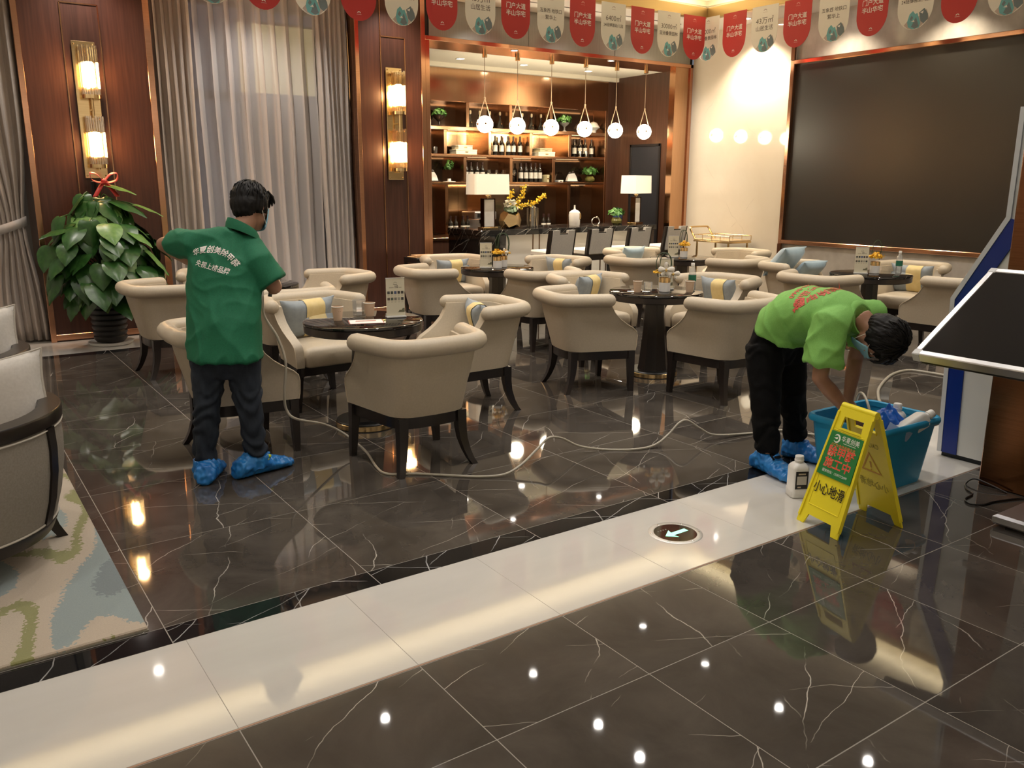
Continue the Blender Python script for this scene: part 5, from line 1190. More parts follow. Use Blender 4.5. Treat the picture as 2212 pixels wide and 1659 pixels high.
# ------------------------------------------------------------------ caution sign
M_yel2=mat('yellow sign plastic',(.86,.74,.03),.34); M_grn=mat('green label print',(.012,.20,.045),.45); M_redp=mat('red label print',(.80,.05,.025),.5); M_orp=mat('orange label print',(.75,.22,.06),.5); M_wh=mat('white label print',(.80,.84,.76),.5); M_blk=mat('black lettering',(.008,.008,.007),.5); M_ghost=mat('dark yellow relief',(.42,.36,.02),.5); M_gred=mat('orange relief',(.62,.33,.02),.5)
sg=thing('caution_sign','yellow folding caution sign with a green label in front of the blue tub','sign',(3.52,2.23,0),math.radians(-102.6))
SL=.592
def sgmap(side):
    y0,y1=-.197*side,-.014*side; z1=.563
    yd=Vector((0,(y1-y0),z1)).normalized(); nrm=Vector((0,-z1*side,(y1-y0)*side*-1)).normalized()
    nrm=Vector((1,0,0)).cross(yd); nrm = nrm if nrm.y*side<0 else -nrm
    def f(u,v,o=0): return Vector((u,y0,0))+yd*v+nrm*o
    return f,yd,nrm
def sgpoly(f,poly,o0,o1): 
    return [[f(u,v,o0) for u,v in poly],[f(u,v,o1) for u,v in poly]]
hw=lambda v: .138-.030*v/SL
for side in (1,-1):
    f,yd,nrm=sgmap(side); b=MB()
    for poly in ([(-hw(.0),0),(-hw(0)+.045,0),(-hw(0)+.062,.05),(-hw(.05),.05)],[(hw(0),0),(hw(.05),.05),(hw(0)-.062,.05),(hw(0)-.045,0)],
                 [(-hw(.05),.05),(hw(.05),.05),(hw(.492),.492),(-hw(.492),.492)],[(-hw(.492),.492),(-.066,.492),(-.060,.55),(-hw(.55),.55)],[(hw(.492),.492),(hw(.55),.55),(.060,.55),(.066,.492)],
                 [(-hw(.55),.55),(hw(.55),.55),(hw(SL),SL),(-hw(SL),SL)]): b.loft(sgpoly(f,poly,-.004,.004))
    for s in (-1,1): b.loft(sgpoly(f,[(s*hw(.05),.03),(s*(hw(.05)-.012),.03),(s*(hw(.57)-.012),.57),(s*hw(.57),.57)],-.010,.0105))
    b.loft(sgpoly(f,[(-.072,.485),(.072,.485),(.066,.495),(-.066,.495)],-.009,.009))
    b.build('front_leaf' if side==1 else 'back_leaf',M_yel2,sg,smooth=20)
    fr=MB(); P=[(-.098,.10),(.098,.10),(.094,.478),(-.094,.478)]
    for a,c in zip(P,P[1:]+P[:1]): fr.tube([f(*a,.0045*1),f(*c,.0045)],.0022,6)
    fr.build('raised_border',M_yel2,sg)
MB().tube([(-.106,0,.566),(.106,0,.566)],.017,12).build('hinge_bar',M_yel2,sg,smooth=40)
f,yd,nrm=sgmap(1)
R_s=Matrix((Vector((1,0,0)),yd,Vector((1,0,0)).cross(yd))).transposed().to_4x4()
def onsign(me,u,v,o,name='lettering',s=1): 
    x=link(name,me,sg); x.matrix_local=Matrix.Translation(f(u,v,o))@R_s@Matrix.Scale(s,4)@Matrix.Rotation(0,4,'Z'); return x
MB().loft(sgpoly(f,[(-.107,.255),(.107,.255),(.101,.472),(-.101,.472)],.0075,.0115)).build('green_label',M_grn,sg,smooth=0)
onsign(text_mesh('小心地滑',.062,.010,.80,M_blk),0,.190,.0085)
onsign(text_mesh('除甲醛',.054,.008,1.05,M_redp),.0,.374,.0122); onsign(text_mesh('施工中',.054,.008,1.05,M_redp),.0,.318,.0122)
onsign(text_mesh('除甲醛',.054,.024,1.05,mat('pale outline',(.85,.45,.30),.5)),.0,.374,.0119); onsign(text_mesh('施工中',.054,.024,1.05,bpy.data.materials['pale outline']),.0,.318,.0119)
onsign(text_mesh('CCTV合作品牌企业',.0185,.012,.95,M_orp),.0,.408,.0122); onsign(text_mesh('华夏创美',.030,.006,.95,M_wh),.030,.446,.0122)
onsign(text_mesh('www.hxcm.com',.0,.0,1,M_wh) if False else MB().add([(-.038,-.001,0),(.04,-.001,0),(.04,.0012,0),(-.038,.0012,0)],[(0,1,2,3)]).mesh('print_line',M_wh,0),.030,.4275,.0122,'print_line')
onsign(text_mesh('服务热线：13397712099',.0165,.003,.92,M_wh),.0,.278,.0122)
em=MB(); n=18
ring=[]
for k in range(n+1):
    a=math.radians(-140+285*k/n); w_=.0055*math.sin(PI*(k+.6)/(n+1.2))+.001; ring.append([(math.cos(a)*(.019+w_*.5),math.sin(a)*(.019+w_*.5),0),(math.cos(a)*(.019-w_),math.sin(a)*(.019-w_),0)])
em.add([p for r in ring for p in r],[(2*k,2*k+1,2*k+3,2*k+2) for k in range(n)])
em.add([(-.019,.001,0),(-.006,.004,0),(.006,.010,0),(.002,.003,0),(.008,.0,0),(-.004,-.004,0)],[(0,1,2,3,4,5)])
onsign(em.mesh('emblem',M_wh,0),-.055,.440,.0122,'emblem')
# the back leaf, its inner side towards the camera, shows the print through the plastic, mirrored
fb,ydb,nrb=sgmap(-1); R_b=Matrix((Vector((-1,0,0)),ydb,Vector((-1,0,0)).cross(ydb))).transposed().to_4x4()
def onback(me,u,v,name='lettering'):
    x=link(name,me,sg); x.matrix_local=Matrix.Translation(fb(u,v,-.0052))@R_b; return x
onback(text_mesh('小心地滑',.050,.010,.92,M_ghost),0,.192)
tri=MB()
for q in range(3):
    a=[math.radians(90+120*q),math.radians(210+120*q)]
    tri.add([(.075*math.cos(a[0]),.075*math.sin(a[0]),0),(.075*math.cos(a[1]),.075*math.sin(a[1]),0),(.058*math.cos(a[1]),.058*math.sin(a[1]),0),(.058*math.cos(a[0]),.058*math.sin(a[0]),0)],[(0,1,2,3)])
tri.add([(-.004,-.012,0),(.004,-.012,0),(.006,.022,0),(-.006,.022,0)],[(0,1,2,3)]).add([(-.004,-.026,0),(.004,-.026,0),(.004,-.018,0),(-.004,-.018,0)],[(0,1,2,3)])
onback(tri.mesh('warning_triangle',M_gred,0),0,.30,'warning_triangle'); onback(text_mesh('CAUTION',.034,.01,.9,M_ghost),0,.415)
# ------------------------------------------------------------------ spray hose
M_hose=mat('translucent pale hose',(.62,.57,.47),.3,trans=.35)
hose_pts=[(1.58,4.82,1.02),(1.55,4.74,.96),(1.53,4.67,.87),(1.578,4.609,.75),(1.603,4.576,.61),(1.588,4.585,.43),(1.60,4.60,.33),(1.65,4.588,.27),(1.858,4.687,.18),(1.982,4.676,.10),(2.032,4.493,.03),(1.985,4.24,.007),(1.99,4.11,.007),(2.124,4.024,.007),(2.28,3.88,.007),(2.40,3.78,.007),(2.516,3.72,.015),(2.63,3.72,.05),(2.78,3.77,.105),(2.885,3.80,.145),(3.0,3.82,.115),(3.12,3.81,.05),(3.28,3.77,.01),(3.445,3.671,.007),(3.58,3.635,.02),(3.69,3.63,.07),(3.77,3.62,.135),(3.83,3.605,.145),(3.92,3.58,.085),(4.03,3.555,.03),(4.30,3.50,.008),(4.55,3.42,.008),(4.62,3.15,.03),(4.52,2.93,.20),(4.42,2.82,.40),(4.32,2.70,.39),(4.25,2.6,.25)]
tag(MB().tube(catmull(hose_pts,7),.0075,9).build('spray_hose',M_hose,smooth=60),'long translucent hose running from the standing man across the floor to the tub','hose')
tag(MB().tube(catmull([(5.70,3.45,.008),(5.90,3.60,.008),(6.203,3.782,.008),(6.688,3.983,.008),(6.977,4.01,.008),(7.041,3.877,.008),(7.06,3.60,.008)],7),.012,9).build('spray_hose',M_hose,smooth=60),'short stretch of translucent hose on the floor right of the bending man','hose')

# ------------------------------------------------------------------ people
M_skin=noisy('warm skin',(.30,.155,.095),(.36,.19,.12),.5,14,detail=3,sub=.08); M_hair=noisy('black hair',(.004,.0035,.0035),(.008,.007,.007),.50,60,(1,1,1),spec=.22)
M_mask=mat('blue mask fabric',(.25,.50,.66),.7); M_loop=mat('white elastic',(.75,.72,.66),.6); M_eye=mat('eye white',(.7,.66,.6),.2)
M_cover=noisy('blue film shoe cover',(.010,.15,.50),(.03,.24,.62),.32,16,detail=4)
def fold(v,n,seed,amp,fr):
    p=Vector((v.x*fr[0]+seed,v.y*fr[1],v.z*fr[2])); return amp*(noise.noise(p)+.5*noise.noise(p*2.1))
def remeshed(mb,name,m,voxel,smooth=8,disp=None,parent=None,keep=None):
    o=link('tmp_shape',mb.mesh('tmp_shape',m,0)); md=o.modifiers.new('r','REMESH'); md.mode='VOXEL'; md.voxel_size=voxel; md.use_smooth_shade=True
    if smooth: s=o.modifiers.new('s','SMOOTH'); s.iterations=smooth; s.factor=.5
    bpy.context.view_layer.update()
    me=bpy.data.meshes.new_from_object(o.evaluated_get(bpy.context.evaluated_depsgraph_get())); bpy.data.objects.remove(o); me.name=name
    me.materials.clear(); me.materials.append(m)
    if disp:
        ns=[v.normal.copy() for v in me.vertices]
        for v,n in zip(me.vertices,ns): v.co=v.co+n*disp(v.co,n)
    me.polygons.foreach_set('use_smooth',[True]*len(me.polygons)); me.update()
    return link(name,me,parent)
def ell(mb,secs,n=20):
    """closed loft through elliptical sections (centre, x axis, y axis, rx, ry)"""
    rings=[]
    for c,ax,ay,rx,ry in secs:
        ax=Vector(ax).normalized(); ay=Vector(ay).normalized(); rings.append([Vector(c)+ax*rx*math.cos(2*PI*k/n)+ay*ry*math.sin(2*PI*k/n) for k in range(n)])
    return mb.loft(rings)
def frame(fwd,up):
    f=Vector(fwd).normalized(); u=Vector(up); u=(u-f*u.dot(f)).normalized(); r=f.cross(u); return Matrix((r,f,u)).transposed()
def head_shapes(mb,c,R,neck):
    T=lambda x,y,z: Vector(c)+R@Vector((x,y,z))
    mb.ball(T(0,-.012,.03),(.074,.094,.092),22,16,rot=R).ball(T(0,.032,-.050),(.057,.062,.062),18,12,rot=R).ball(T(0,.064,-.088),(.030,.024,.022),12,8,rot=R).ball(T(0,.055,.02),(.062,.036,.045),16,10,rot=R)
    mb.tube([T(0,.086,.025),T(0,.102,-.005),T(0,.112,-.024)],[.010,.012,.016],10,round_ends=True)
    for s in (-1,1): mb.ball(T(s*.017,.098,-.024),.010,8,6).ball(T(s*.038,.066,-.018),(.026,.026,.024),10,8,rot=R).ball(T(s*.078,-.006,-.004),(.010,.020,.032),10,8,rot=R@Matrix.Rotation(-.25*s,3,'Z'))
    mb.ball(T(0,.088,-.052),(.024,.012,.008),10,6,rot=R).ball(T(0,.086,-.062),(.020,.012,.008),10,6,rot=R)
    mb.tube([T(0,-.020,-.03),T(0,-.028,-.085),Vector(neck)],[.055,.054,.062],14)
def hand(mb,wrist,d,palm_n,s=1.0,curl=.5):
    """d: direction of the fingers, palm_n: out of the palm"""
    d=Vector(d).normalized(); n=Vector(palm_n); n=(n-d*n.dot(d)).normalized(); b=d.cross(n); W=Vector(wrist)
    ell(mb,[(W,b,n,.024*s,.018*s),(W+d*.035*s,b,n,.036*s,.016*s),(W+d*.075*s,b,n,.040*s,.014*s),(W+d*.092*s,b,n,.038*s,.011*s)],14)
    for k,(o,L) in enumerate(((-.030,.066),(-.010,.078),(.010,.073),(.029,.058))):
        p=W+d*.085*s+b*o*s; pts=[p-d*.02*s,p]; ang=0; q=p.copy()
        for j,fr in enumerate((.45,.32,.23)):
            ang+=curl*(.5,.9,.7)[j]; q=q+(d*math.cos(ang)+n*math.sin(ang))*L*fr*s; pts.append(q.copy())
        mb.tube(pts,[.0095*s,.0092*s,.0088*s,.008*s,.007*s],9,round_ends=True)
    t0=W+d*.02*s-b*.028*s; pts=[t0,t0+(d*.5-b*.75+n*.3)*.035*s,t0+(d*.9-b*.75+n*.6)*.055*s,t0+(d*1.25-b*.55+n*.75)*.062*s]
    mb.tube(pts,[.013*s,.0115*s,.010*s,.008*s],9,round_ends=True)
def hair_mesh(c,R,seed,par,fringe=True,S=1.06):
    T=lambda x,y,z: Vector(c)+R@Vector((x*S,y*S,z*S)); b=MB()
    sc3=lambda x,y,z:(x*S,y*S,z*S)
    b.ball(T(0,-.018,.040),sc3(.086,.104,.096),24,16,rot=R).ball(T(0,-.055,.000),sc3(.078,.066,.070),20,14,rot=R).ball(T(0,-.062,-.040),sc3(.060,.046,.040),16,10,rot=R)
    for s in (-1,1): b.ball(T(s*.064,-.012,.020),sc3(.024,.058,.060),12,8,rot=R).ball(T(s*.071,.028,.002),sc3(.010,.012,.036),8,6,rot=R)
    if fringe: b.ball(T(0,.060,.082),sc3(.062,.040,.030),16,10,rot=R)
    rd=random.Random(seed)
    def dp(v,n):
        p=R.transposed()@(v-Vector(c)); a=math.atan2(p.y+.018,p.x); return .0055*noise.noise(Vector((a*9+seed,p.z*16,p.y*10)))+.0030*noise.noise(Vector((a*26,p.z*22,seed)))
    o=remeshed(b,'hair',M_hair,.006,3,dp,par); bv_=bvh_of(o); t=MB()
    for k in range(150):
        a=rd.uniform(0,2*PI); e0=rd.uniform(.1,1.3); L=rd.uniform(.25,.5); pts=[]
        for j in range(5):
            e=e0+L*j/4; aa=a+.12*(j/4)*math.sin(3*a+k); d=R@Vector((math.sin(e)*math.cos(aa),math.sin(e)*math.sin(aa),math.cos(e)))
            q=T(0,-.018,.03); hit,nn,_,_=bv_.ray_cast(q+d*.3,-d,.3)
            if hit is None: break
            pts.append(hit+d*(.0015+.003*math.sin(PI*j/4)*rd.random()))
        if len(pts)==5: t.tube(pts,[.002,.0045,.005,.0035,.001],5)
    if fringe:
        for k in range(26):
            x=rd.uniform(-.06,.06); t.tube([T(x*.8,.060,.110),T(x*.95,.092,.088),T(x,.104,.062),T(x*1.05,.106,.036+rd.uniform(-.01,.02))],[.006,.008,.007,.0015],5)
    t.build('hair_strands',M_hair,o,smooth=60); return o
def mask_mesh(c,R,par):
    T=lambda x,y,z: Vector(c)+R@Vector((x,y,z)); vs=[]; nu,nv=18,12
    for i in range(nv+1):
        z=.006-.112*i/nv
        for j in range(nu+1):
            a=math.radians(-68+136*j/nu); sh=1-.10*(i/nv)**2; ctr=max(0,math.cos(a*1.25))
            nose=.020*math.exp(-((z+.022)/.028)**2)*max(0,1-abs(a)/.5); chin=-.012*(i/nv)**3
            vs.append(T((.077*sh)*math.sin(a),.022+(.083*sh+nose+chin+.003*math.sin(i*2.6))*math.cos(a)*(1) ,z))
    m_=MB().add(vs,[(i*(nu+1)+j,i*(nu+1)+j+1,(i+1)*(nu+1)+j+1,(i+1)*(nu+1)+j) for i in range(nv) for j in range(nu)]).build('face_mask',M_mask,par,smooth=180); solid(m_,.002)
    for s in (-1,1):
        MB().tube(catmull([T(s*.071,.055,.002),T(s*.080,.025,.012),T(s*.088,-.012,.020),T(s*.084,-.026,-.005),T(s*.080,.0,-.035),T(s*.068,.048,-.085)],5),.0016,5).build('ear_loop',M_loop,m_)
def eyes(c,R,par):
    T=lambda x,y,z: Vector(c)+R@Vector((x,y,z))
    for s in (-1,1): 
        e=MB().ball(T(s*.031,.079,.016),(.013,.009,.008),10,8,rot=R).build('eye',M_eye,par); MB().ball(T(s*.031,.0865,.015),(.0055,.003,.0055),8,6,rot=R).build('iris',M_hair,e)
def shoe_cover(heel,toe,ankle,par,seed,name='shoe_cover'):
    h,t,a=Vector(heel),Vector(toe),Vector(ankle); d=(t-h); L=d.length; d.normalize(); s=Vector((0,0,1)).cross(d); up_=Vector((0,0,1)); secs=[]
    for q,wd,ht in ((-.03,.034,.055),(.03,.058,.10),(.20,.062,.135),(.38,.064,.13),(.55,.066,.100),(.75,.066,.076),(.92,.056,.056),(1.04,.030,.036)):
        secs.append((h+d*L*q+up_*ht*.5,s,up_,wd,ht*.5))
    b=MB(); ell(b,secs,18); ell(b,[(a-up_*.045,d,s,.085,.066),(a+up_*.0,d,s,.082,.064),(a+up_*.030,d,s,.074,.060)],16)
    ax=d
    def dp(v,n):
        p=(v-h); lq=p.dot(d); k=noise.noise(Vector((lq*70+seed,p.dot(s)*26,v.z*9)))*.5+noise.noise(Vector((lq*34,p.dot(s)*50+seed,v.z*40)))*.5
        return .015*k*(1 if v.z>.012 else .2)
    o=remeshed(b,name,M_cover,.0055,3,dp,par)
    for v in o.data.vertices: v.co.z=max(v.co.z,.0015)
    return o
def wrap(me0,bvh,O,xd,yd,nd_,off=.0022,name='lettering',par=None,arc=None):
    me=me0.copy(); O=Vector(O); xd=Vector(xd).normalized(); yd=Vector(yd).normalized(); nd_=Vector(nd_).normalized()
    bm=bmesh.new(); bm.from_mesh(me); bmesh.ops.triangulate(bm,faces=bm.faces[:])
    for v in bm.verts:
        x,y=v.co.x,v.co.y
        if arc: th=x/arc; x,y=(arc+y)*math.sin(th),(arc+y)*math.cos(th)-arc
        P=O+xd*x+yd*y+nd_*.35; hit,nn,i_,dd=bvh.ray_cast(P,-nd_,.7)
        v.co=(hit+nn.normalized()*off if nn.dot(nd_)>0 else hit-nn.normalized()*off) if hit else O+xd*x+yd*y
    bm.to_mesh(me); bm.free(); return link(name,me,par)
def bvh_of(o): return BVHTree.FromPolygons([v.co.copy() for v in o.data.vertices],[tuple(p.vertices) for p in o.data.polygons])

# --- standing man seen from behind
F1=Vector((.64,.77,0)).normalized(); R1=Vector((F1.y,-F1.x,0)); UP=Vector((0,0,1)); SH=Vector((.78,-.56,-.285)).normalized(); UPS=SH.cross(F1).normalized(); UPS=UPS if UPS.z>0 else -UPS
hc=Vector((1.545,4.815,1.462)); Rh=frame((.80,.48,-.38),(.06,.22,1.0))
nb=Vector((1.460,4.768,1.345)); Lsh,Rsh=Vector((1.222,4.872,1.282)),Vector((1.515,4.672,1.185))
Lel,Lwr=Vector((1.127,5.09,1.262)),Vector((1.345,5.27,1.12)); Rel,Rwr=Vector((1.585,4.625,1.030)),Vector((1.655,4.830,1.05))
b=MB(); head_shapes(b,hc,Rh,nb)
ell(b,[((1.30,4.665,.62),R1,F1,.13,.09),((1.30,4.67,.80),R1,F1,.165,.11),((1.32,4.70,.95),R1,F1,.15,.10),((1.355,4.745,1.13),SH,F1,.165,.11),((1.385,4.765,1.24),SH,F1,.15,.085),((1.43,4.765,1.31),SH,F1,.08,.06)])
for A,B_,D in ((Lsh,Lel,Lwr),(Rsh,Rel,Rwr)): b.tube([A,A.lerp(B_,.5),B_,B_.lerp(D,.35),D],[.052,.048,.042,.040,.028],12,round_ends=True)
hand(b,Lwr,(.6,.5,-.5),(.6,-.3,.2),1.0,.7); hand(b,Rwr,(.35,.9,.1),(-.5,.3,.4),1.0,.8)
for hp,kn,an in (((1.225,4.70,.70),(1.180,4.675,.394),(1.150,4.685,.11)),((1.375,4.61,.70),(1.385,4.595,.39),(1.415,4.605,.11))):
    b.tube([hp,kn,an],[.075,.052,.038],12,round_ends=True)
b.ball((1.18,4.70,.045),(.032,.07,.03),12,8,rot=Matrix.Rotation(-.45,3,'Z')).ball((1.44,4.61,.045),(.07,.032,.03),12,8)
p1=remeshed(b,'person',M_skin,.0075,6); tag(p1,'standing person in a dark green polo shirt and blue shoe covers, back turned, head bowed','person')
p1.location=(-.02,-.06,0); eyes(hc,Rh,p1); hair_mesh(hc,Rh,3,p1); mask_mesh(hc,Rh,p1)
M_pg=noisy('dark green pique cloth',(.004,.125,.058),(.006,.155,.072),.75,160,detail=2,bmp=.05); M_jean=noisy('dark blue denim',(.008,.013,.024),(.020,.029,.044),.85,40,(1,1,.4),bmp=.06)
b=MB(); ell(b,[((1.292,4.650,.668),R1,F1,.206,.150),((1.294,4.655,.70),R1,F1,.205,.150),((1.312,4.69,.88),R1,F1,.202,.138),((1.338,4.73,1.02),(R1+SH)/2,F1,.202,.132),((1.358,4.755,1.14),SH,F1,.200,.128),((1.375,4.765,1.22),SH,F1,.185,.108),((1.41,4.767,1.29),SH,F1,.120,.078),((1.452,4.768,1.335),SH,F1,.072,.066)],28)
b.tube([nb+Vector((-.04,.01,-.05)),Lsh+Vector((0,0,-.015)),Lsh.lerp(Lel,.36),Lsh.lerp(Lel,.60)],[.075,.086,.080,.078],18,round_ends=False)
b.tube([nb+Vector((.02,-.01,-.07)),Rsh+Vector((-.005,0,-.015)),Rsh.lerp(Rel,.5),Rsh.lerp(Rel,.80)+Vector((.005,-.002,0))],[.072,.090,.086,.090],18)
def ridge(p): 
    q=1-min(1,abs(noise.noise(p))*2.6); return q*q
def d1(v,n):
    q=v-Vector((1.31,4.69,0)); u=q.dot(R1); f_=q.dot(F1); low=max(0,min(1,(1.12-v.z)/.35)); up_=1-low
    w=Vector((u*5.5+v.z*1.6+2,v.z*2.0-u*1.5,f_*4)); w2=Vector((u*9-v.z*2.2+7,v.z*4+u*2,f_*6))
    return -.004+.013*low*ridge(w)+.009*ridge(w2)*(.5+.5*low)+.007*up_*ridge(Vector((u*7+v.z*7,v.z*6-u*4,f_*5+4)))+.006*noise.noise(Vector((u*8,v.z*4,f_*6)))
s1_=remeshed(b,'polo_shirt',M_pg,.0085,7,d1,p1); bv=bvh_of(s1_)
co=MB(); CC=[]; 
for k in range(21):
    a=2*PI*k/20; d_=R1*math.cos(a)+F1*math.sin(a); CC.append((nb+Vector((.015,.005,.0))+d_*(.078)+UP*(-.035*math.sin(a)-.028*math.cos(a)),d_))
co.loft([[c-UP*.028+d*.014 for c,d in CC[:-1]],[c+UP*.004+d*.008 for c,d in CC[:-1]],[c+UP*.026-d*.002 for c,d in CC[:-1]],[c+UP*.024-d*.010 for c,d in CC[:-1]],[c-UP*.02-d*.006 for c,d in CC[:-1]]],False,False); co.build('collar',M_pg,s1_,smooth=60)
XD=(SH+R1*.1).normalized(); YD=UPS
wrap(text_mesh('华夏创美除甲醛',.038,.014,1.02,M_fw),bv,(1.272,4.652,1.243),XD,YD,-F1,par=s1_,arc=.17)
wrap(text_mesh('央视上榜品牌',.034,.012,.92,M_fw),bv,(1.255,4.66,1.158),XD,YD,-F1,par=s1_)
b=MB(); ell(b,[((1.297,4.662,.57),R1,F1,.12,.10),((1.298,4.665,.64),R1,F1,.175,.125),((1.298,4.668,.76),R1,F1,.170,.115),((1.30,4.67,.82),R1,F1,.14,.09)],24)
b.tube([(1.220,4.70,.70),(1.205,4.69,.55),(1.182,4.675,.394),(1.165,4.68,.24),(1.152,4.685,.115)],[.098,.088,.072,.064,.060],18)
b.tube([(1.376,4.615,.70),(1.382,4.61,.55),(1.388,4.595,.39),(1.402,4.60,.24),(1.415,4.605,.115)],[.098,.088,.072,.064,.060],18)
def d2(v,n): return .006*math.sin(60*v.z+9*noise.noise(Vector((v.x*9,v.y*9,v.z*6))))*(1.0 if v.z<.5 else .4)*(1.5 if v.z<.2 else 1)+.005*noise.noise(Vector((v.x*14,v.y*14,v.z*8)))
remeshed(b,'trousers',M_jean,.0085,4,d2,p1)
for nm,hh,tt_,aa,sd in (('shoe_cover',(1.115,4.575,0),(1.255,4.835,0),(1.152,4.682,.088),1),('shoe_cover',(1.285,4.585,0),(1.62,4.66,0),(1.415,4.607,.088),5)): shoe_cover(hh,tt_,aa,p1,sd)
MB().ball((1.475,4.585,.098),(.016,.010,.012),8,6).ball((1.46,4.565,.088),(.012,.008,.008),8,6).build('shoe_lace',mat('neon yellow',(.62,.70,.05),.5),p1)
t=thing('spray_gun','dark spray gun in the right hand of the standing person','spray gun',(1.648,4.84,1.045))
MB().tube([(-.01,-.03,.0),(.0,.06,.02),(.01,.15,.03)],[.017,.018,.008],10).build('barrel',mat('dark grey plastic',(.05,.045,.04),.4),t); MB().tube([(-.012,-.02,.03),(-.01,-.015,-.02),(-.03,-.02,-.09)],.012,10).build('grip',bpy.data.materials['dark grey plastic'],t); MB().lathe([(.022,0),(.025,.01),(.025,.04),(.018,.05),(.001,.05)],14,c=(.012,-.045,.005)).build('knob',M_steel,t)

# --- bending man beside the tub
hc2=Vector((3.93,2.425,.842)); Rh2=frame((-.18,.30,-1),(.0,-1,-.30)); nb2=Vector((3.93,2.545,.925))
R2_sh,L2_sh=Vector((3.755,2.60,.905)),Vector((4.105,2.60,.93)); Rel2,Rwr2=Vector((3.715,2.60,.625)),Vector((3.90,2.535,.430)); Lel2,Lwr2=Vector((4.165,2.70,.668)),Vector((4.05,2.645,.455))
b=MB(); head_shapes(b,hc2,Rh2,nb2)
X_=Vector((1,0,0))
def sec(y,z,ty,tz,rx,ry): t=Vector((0,ty,tz)).normalized(); return ((3.93,y,z),X_,t.cross(X_),rx,ry)
ell(b,[sec(3.04,.66,0,1,.11,.08),sec(3.02,.76,-.3,1,.12,.08),sec(2.96,.86,-1,.7,.12,.085),sec(2.82,.94,-1,.2,.15,.11),sec(2.68,.95,-1,0,.165,.11),sec(2.60,.94,-1,-.1,.13,.08)])
for A,B_,D in ((R2_sh,Rel2,Rwr2),(L2_sh,Lel2,Lwr2)): b.tube([A,A.lerp(B_,.5),B_,B_.lerp(D,.35),D],[.052,.047,.042,.041,.028],12,round_ends=True)
hand(b,Rwr2,(.55,-.25,-.8),(.5,.2,.4),1.0,.6); hand(b,Lwr2,(-.35,-.25,-.9),(-.7,.1,.3),1.0,.6)
for hp,kn,an in (((3.82,3.03,.72),(3.80,2.995,.451),(3.80,2.95,.11)),((4.04,3.04,.70),(4.05,3.02,.42),(4.13,3.01,.11))): b.tube([hp,kn,an],[.08,.055,.040],12,round_ends=True)
b.ball((3.785,2.92,.045),(.032,.07,.03),12,8).ball((4.15,2.96,.045),(.032,.07,.03),12,8)
p2=remeshed(b,'person',M_skin,.0075,6); tag(p2,'person in a light green polo shirt bending over the blue tub','person')
eyes(hc2,Rh2,p2); hair_mesh(hc2,Rh2,8,p2); mask_mesh(hc2,Rh2,p2)
M_pl=noisy('light green pique cloth',(.19,.46,.095),(.22,.51,.115),.75,160,detail=2,bmp=.05); M_blkp=noisy('black cotton cloth',(.0025,.0025,.003),(.005,.005,.0055),.9,30,spec=.2)
b=MB(); ell(b,[sec(2.995,.775,-.335,.94,.205,.160),sec(2.985,.835,-.55,.83,.204,.160),sec(2.925,.885,-1,.62,.202,.155),sec(2.86,.915,-1,.2,.198,.150),sec(2.74,.925,-1,.02,.198,.145),sec(2.66,.928,-1,-.05,.190,.130),sec(2.59,.930,-1,-.1,.13,.095),sec(2.545,.925,-1,-.15,.075,.070)],28)
b.tube([(3.88,2.60,.93),R2_sh,R2_sh.lerp(Rel2,.40),R2_sh.lerp(Rel2,.74)],[.075,.092,.092,.098],18); b.tube([(3.98,2.60,.93),L2_sh,L2_sh.lerp(Lel2,.40),L2_sh.lerp(Lel2,.66)],[.075,.090,.088,.090],18)
def d3(v,n):
    low=max(0,min(1,(.98-v.z)/.14)); w=Vector((v.x*3,v.y*7+v.z*4,v.z*3+5)); w2=Vector((v.x*6,v.y*12-v.z*7,v.z*5+1))
    return -.004+.014*low*ridge(w)+.010*ridge(w2)*(.35+.65*low)+.007*noise.noise(Vector((v.x*5,v.y*9,v.z*6)))
s2_=remeshed(b,'polo_shirt',M_pl,.0085,7,d3,p2); bv2=bvh_of(s2_)
co=MB(); CC=[]
for k in range(21):
    a=2*PI*k/20; up2=Vector((0,.25,1)).normalized(); d_=X_*math.cos(a)+up2*math.sin(a); CC.append((nb2+d_*.082,d_))
ax2=Vector((0,-1,-.25)).normalized()
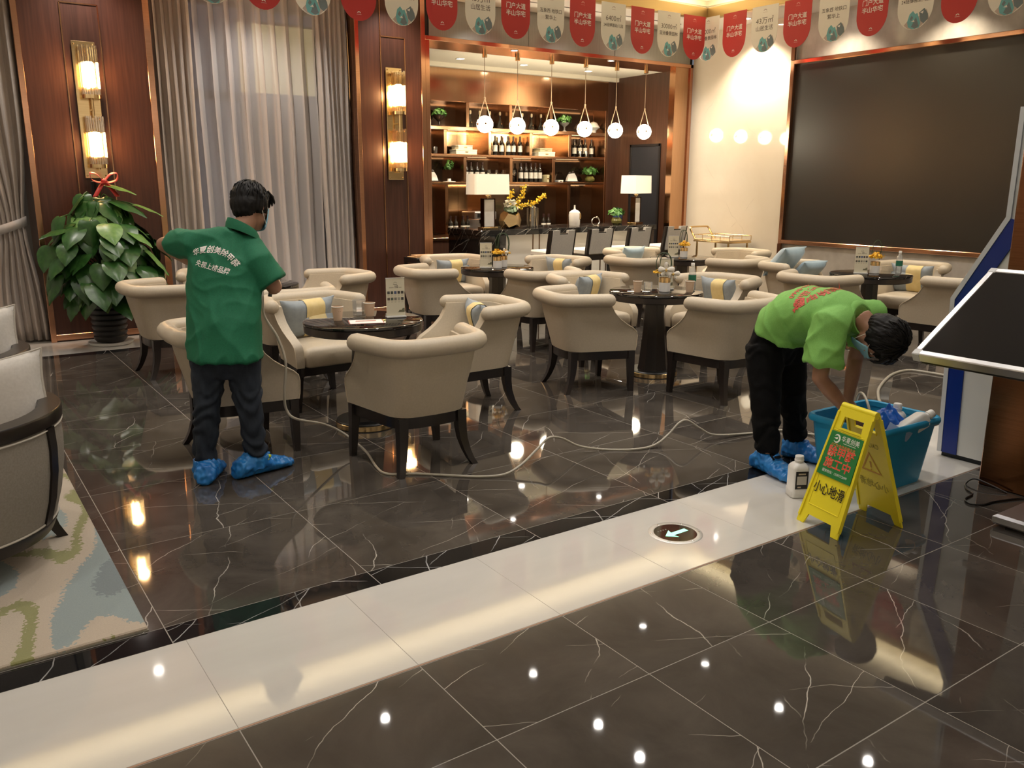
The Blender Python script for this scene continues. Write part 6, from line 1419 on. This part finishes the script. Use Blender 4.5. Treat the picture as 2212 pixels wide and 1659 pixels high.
co.loft([[c-ax2*.03+d*.012 for c,d in CC[:-1]],[c+d*.010 for c,d in CC[:-1]],[c+ax2*.022+d*.002 for c,d in CC[:-1]],[c+ax2*.02-d*.008 for c,d in CC[:-1]],[c-ax2*.02-d*.006 for c,d in CC[:-1]]],False,False); co.build('collar',M_pl,s2_,smooth=60)
M_rt=mat('red shirt print',(.62,.09,.06),.6)
for s,sz,y,ar,bd,ox in (('华夏创美除甲醛',.056,2.700,.17,.020,-.03),('央视上榜品牌',.052,2.805,None,.020,-.03),('400-160-8660',.042,2.865,None,.012,-.03)):
    wrap(text_mesh(s,sz,bd,1.12,M_rt),bv2,(3.93+ox,y,1.05),(-1,0,-.25),(0,-1,.05),(-.32,.02,1),par=s2_,arc=ar)
b=MB(); ell(b,[((3.93,3.07,.60),X_,(0,1,0),.15,.11),((3.93,3.07,.68),X_,(0,1,0),.190,.120),((3.93,3.035,.76),X_,(0,1,0),.190,.125),((3.93,3.0,.86),X_,(0,1,.35),.182,.122),((3.93,2.97,.91),X_,(0,1,.8),.15,.09)],24)
b.tube([(3.825,3.045,.72),(3.815,3.03,.60),(3.80,3.0,.44),(3.80,2.975,.26),(3.80,2.96,.115)],[.108,.102,.085,.072,.062],18)
b.tube([(4.04,3.055,.72),(4.045,3.04,.60),(4.055,3.02,.42),(4.10,3.02,.26),(4.13,3.02,.115)],[.106,.100,.082,.070,.060],18)
def d4(v,n): return .008*math.sin(52*v.z+9*noise.noise(Vector((v.x*9,v.y*9,v.z*6))))*(1.0 if v.z<.3 else .35)+.006*noise.noise(v*12)
remeshed(b,'trousers',M_blkp,.0085,4,d4,p2)
for hh,tt_,aa,sd in (((3.815,3.05,0),(3.765,2.735,0),(3.80,2.955,.088),9),((4.125,3.09,0),(4.19,2.83,0),(4.13,3.015,.088),14)): shoe_cover(hh,tt_,aa,p2,sd)
MB().ball((3.798,2.90,.108),(.03,.035,.012),10,6).tube([(3.78,2.92,.115),(3.75,2.87,.105)],.006,6).build('dark_shoe_tongue',M_blkp,p2)
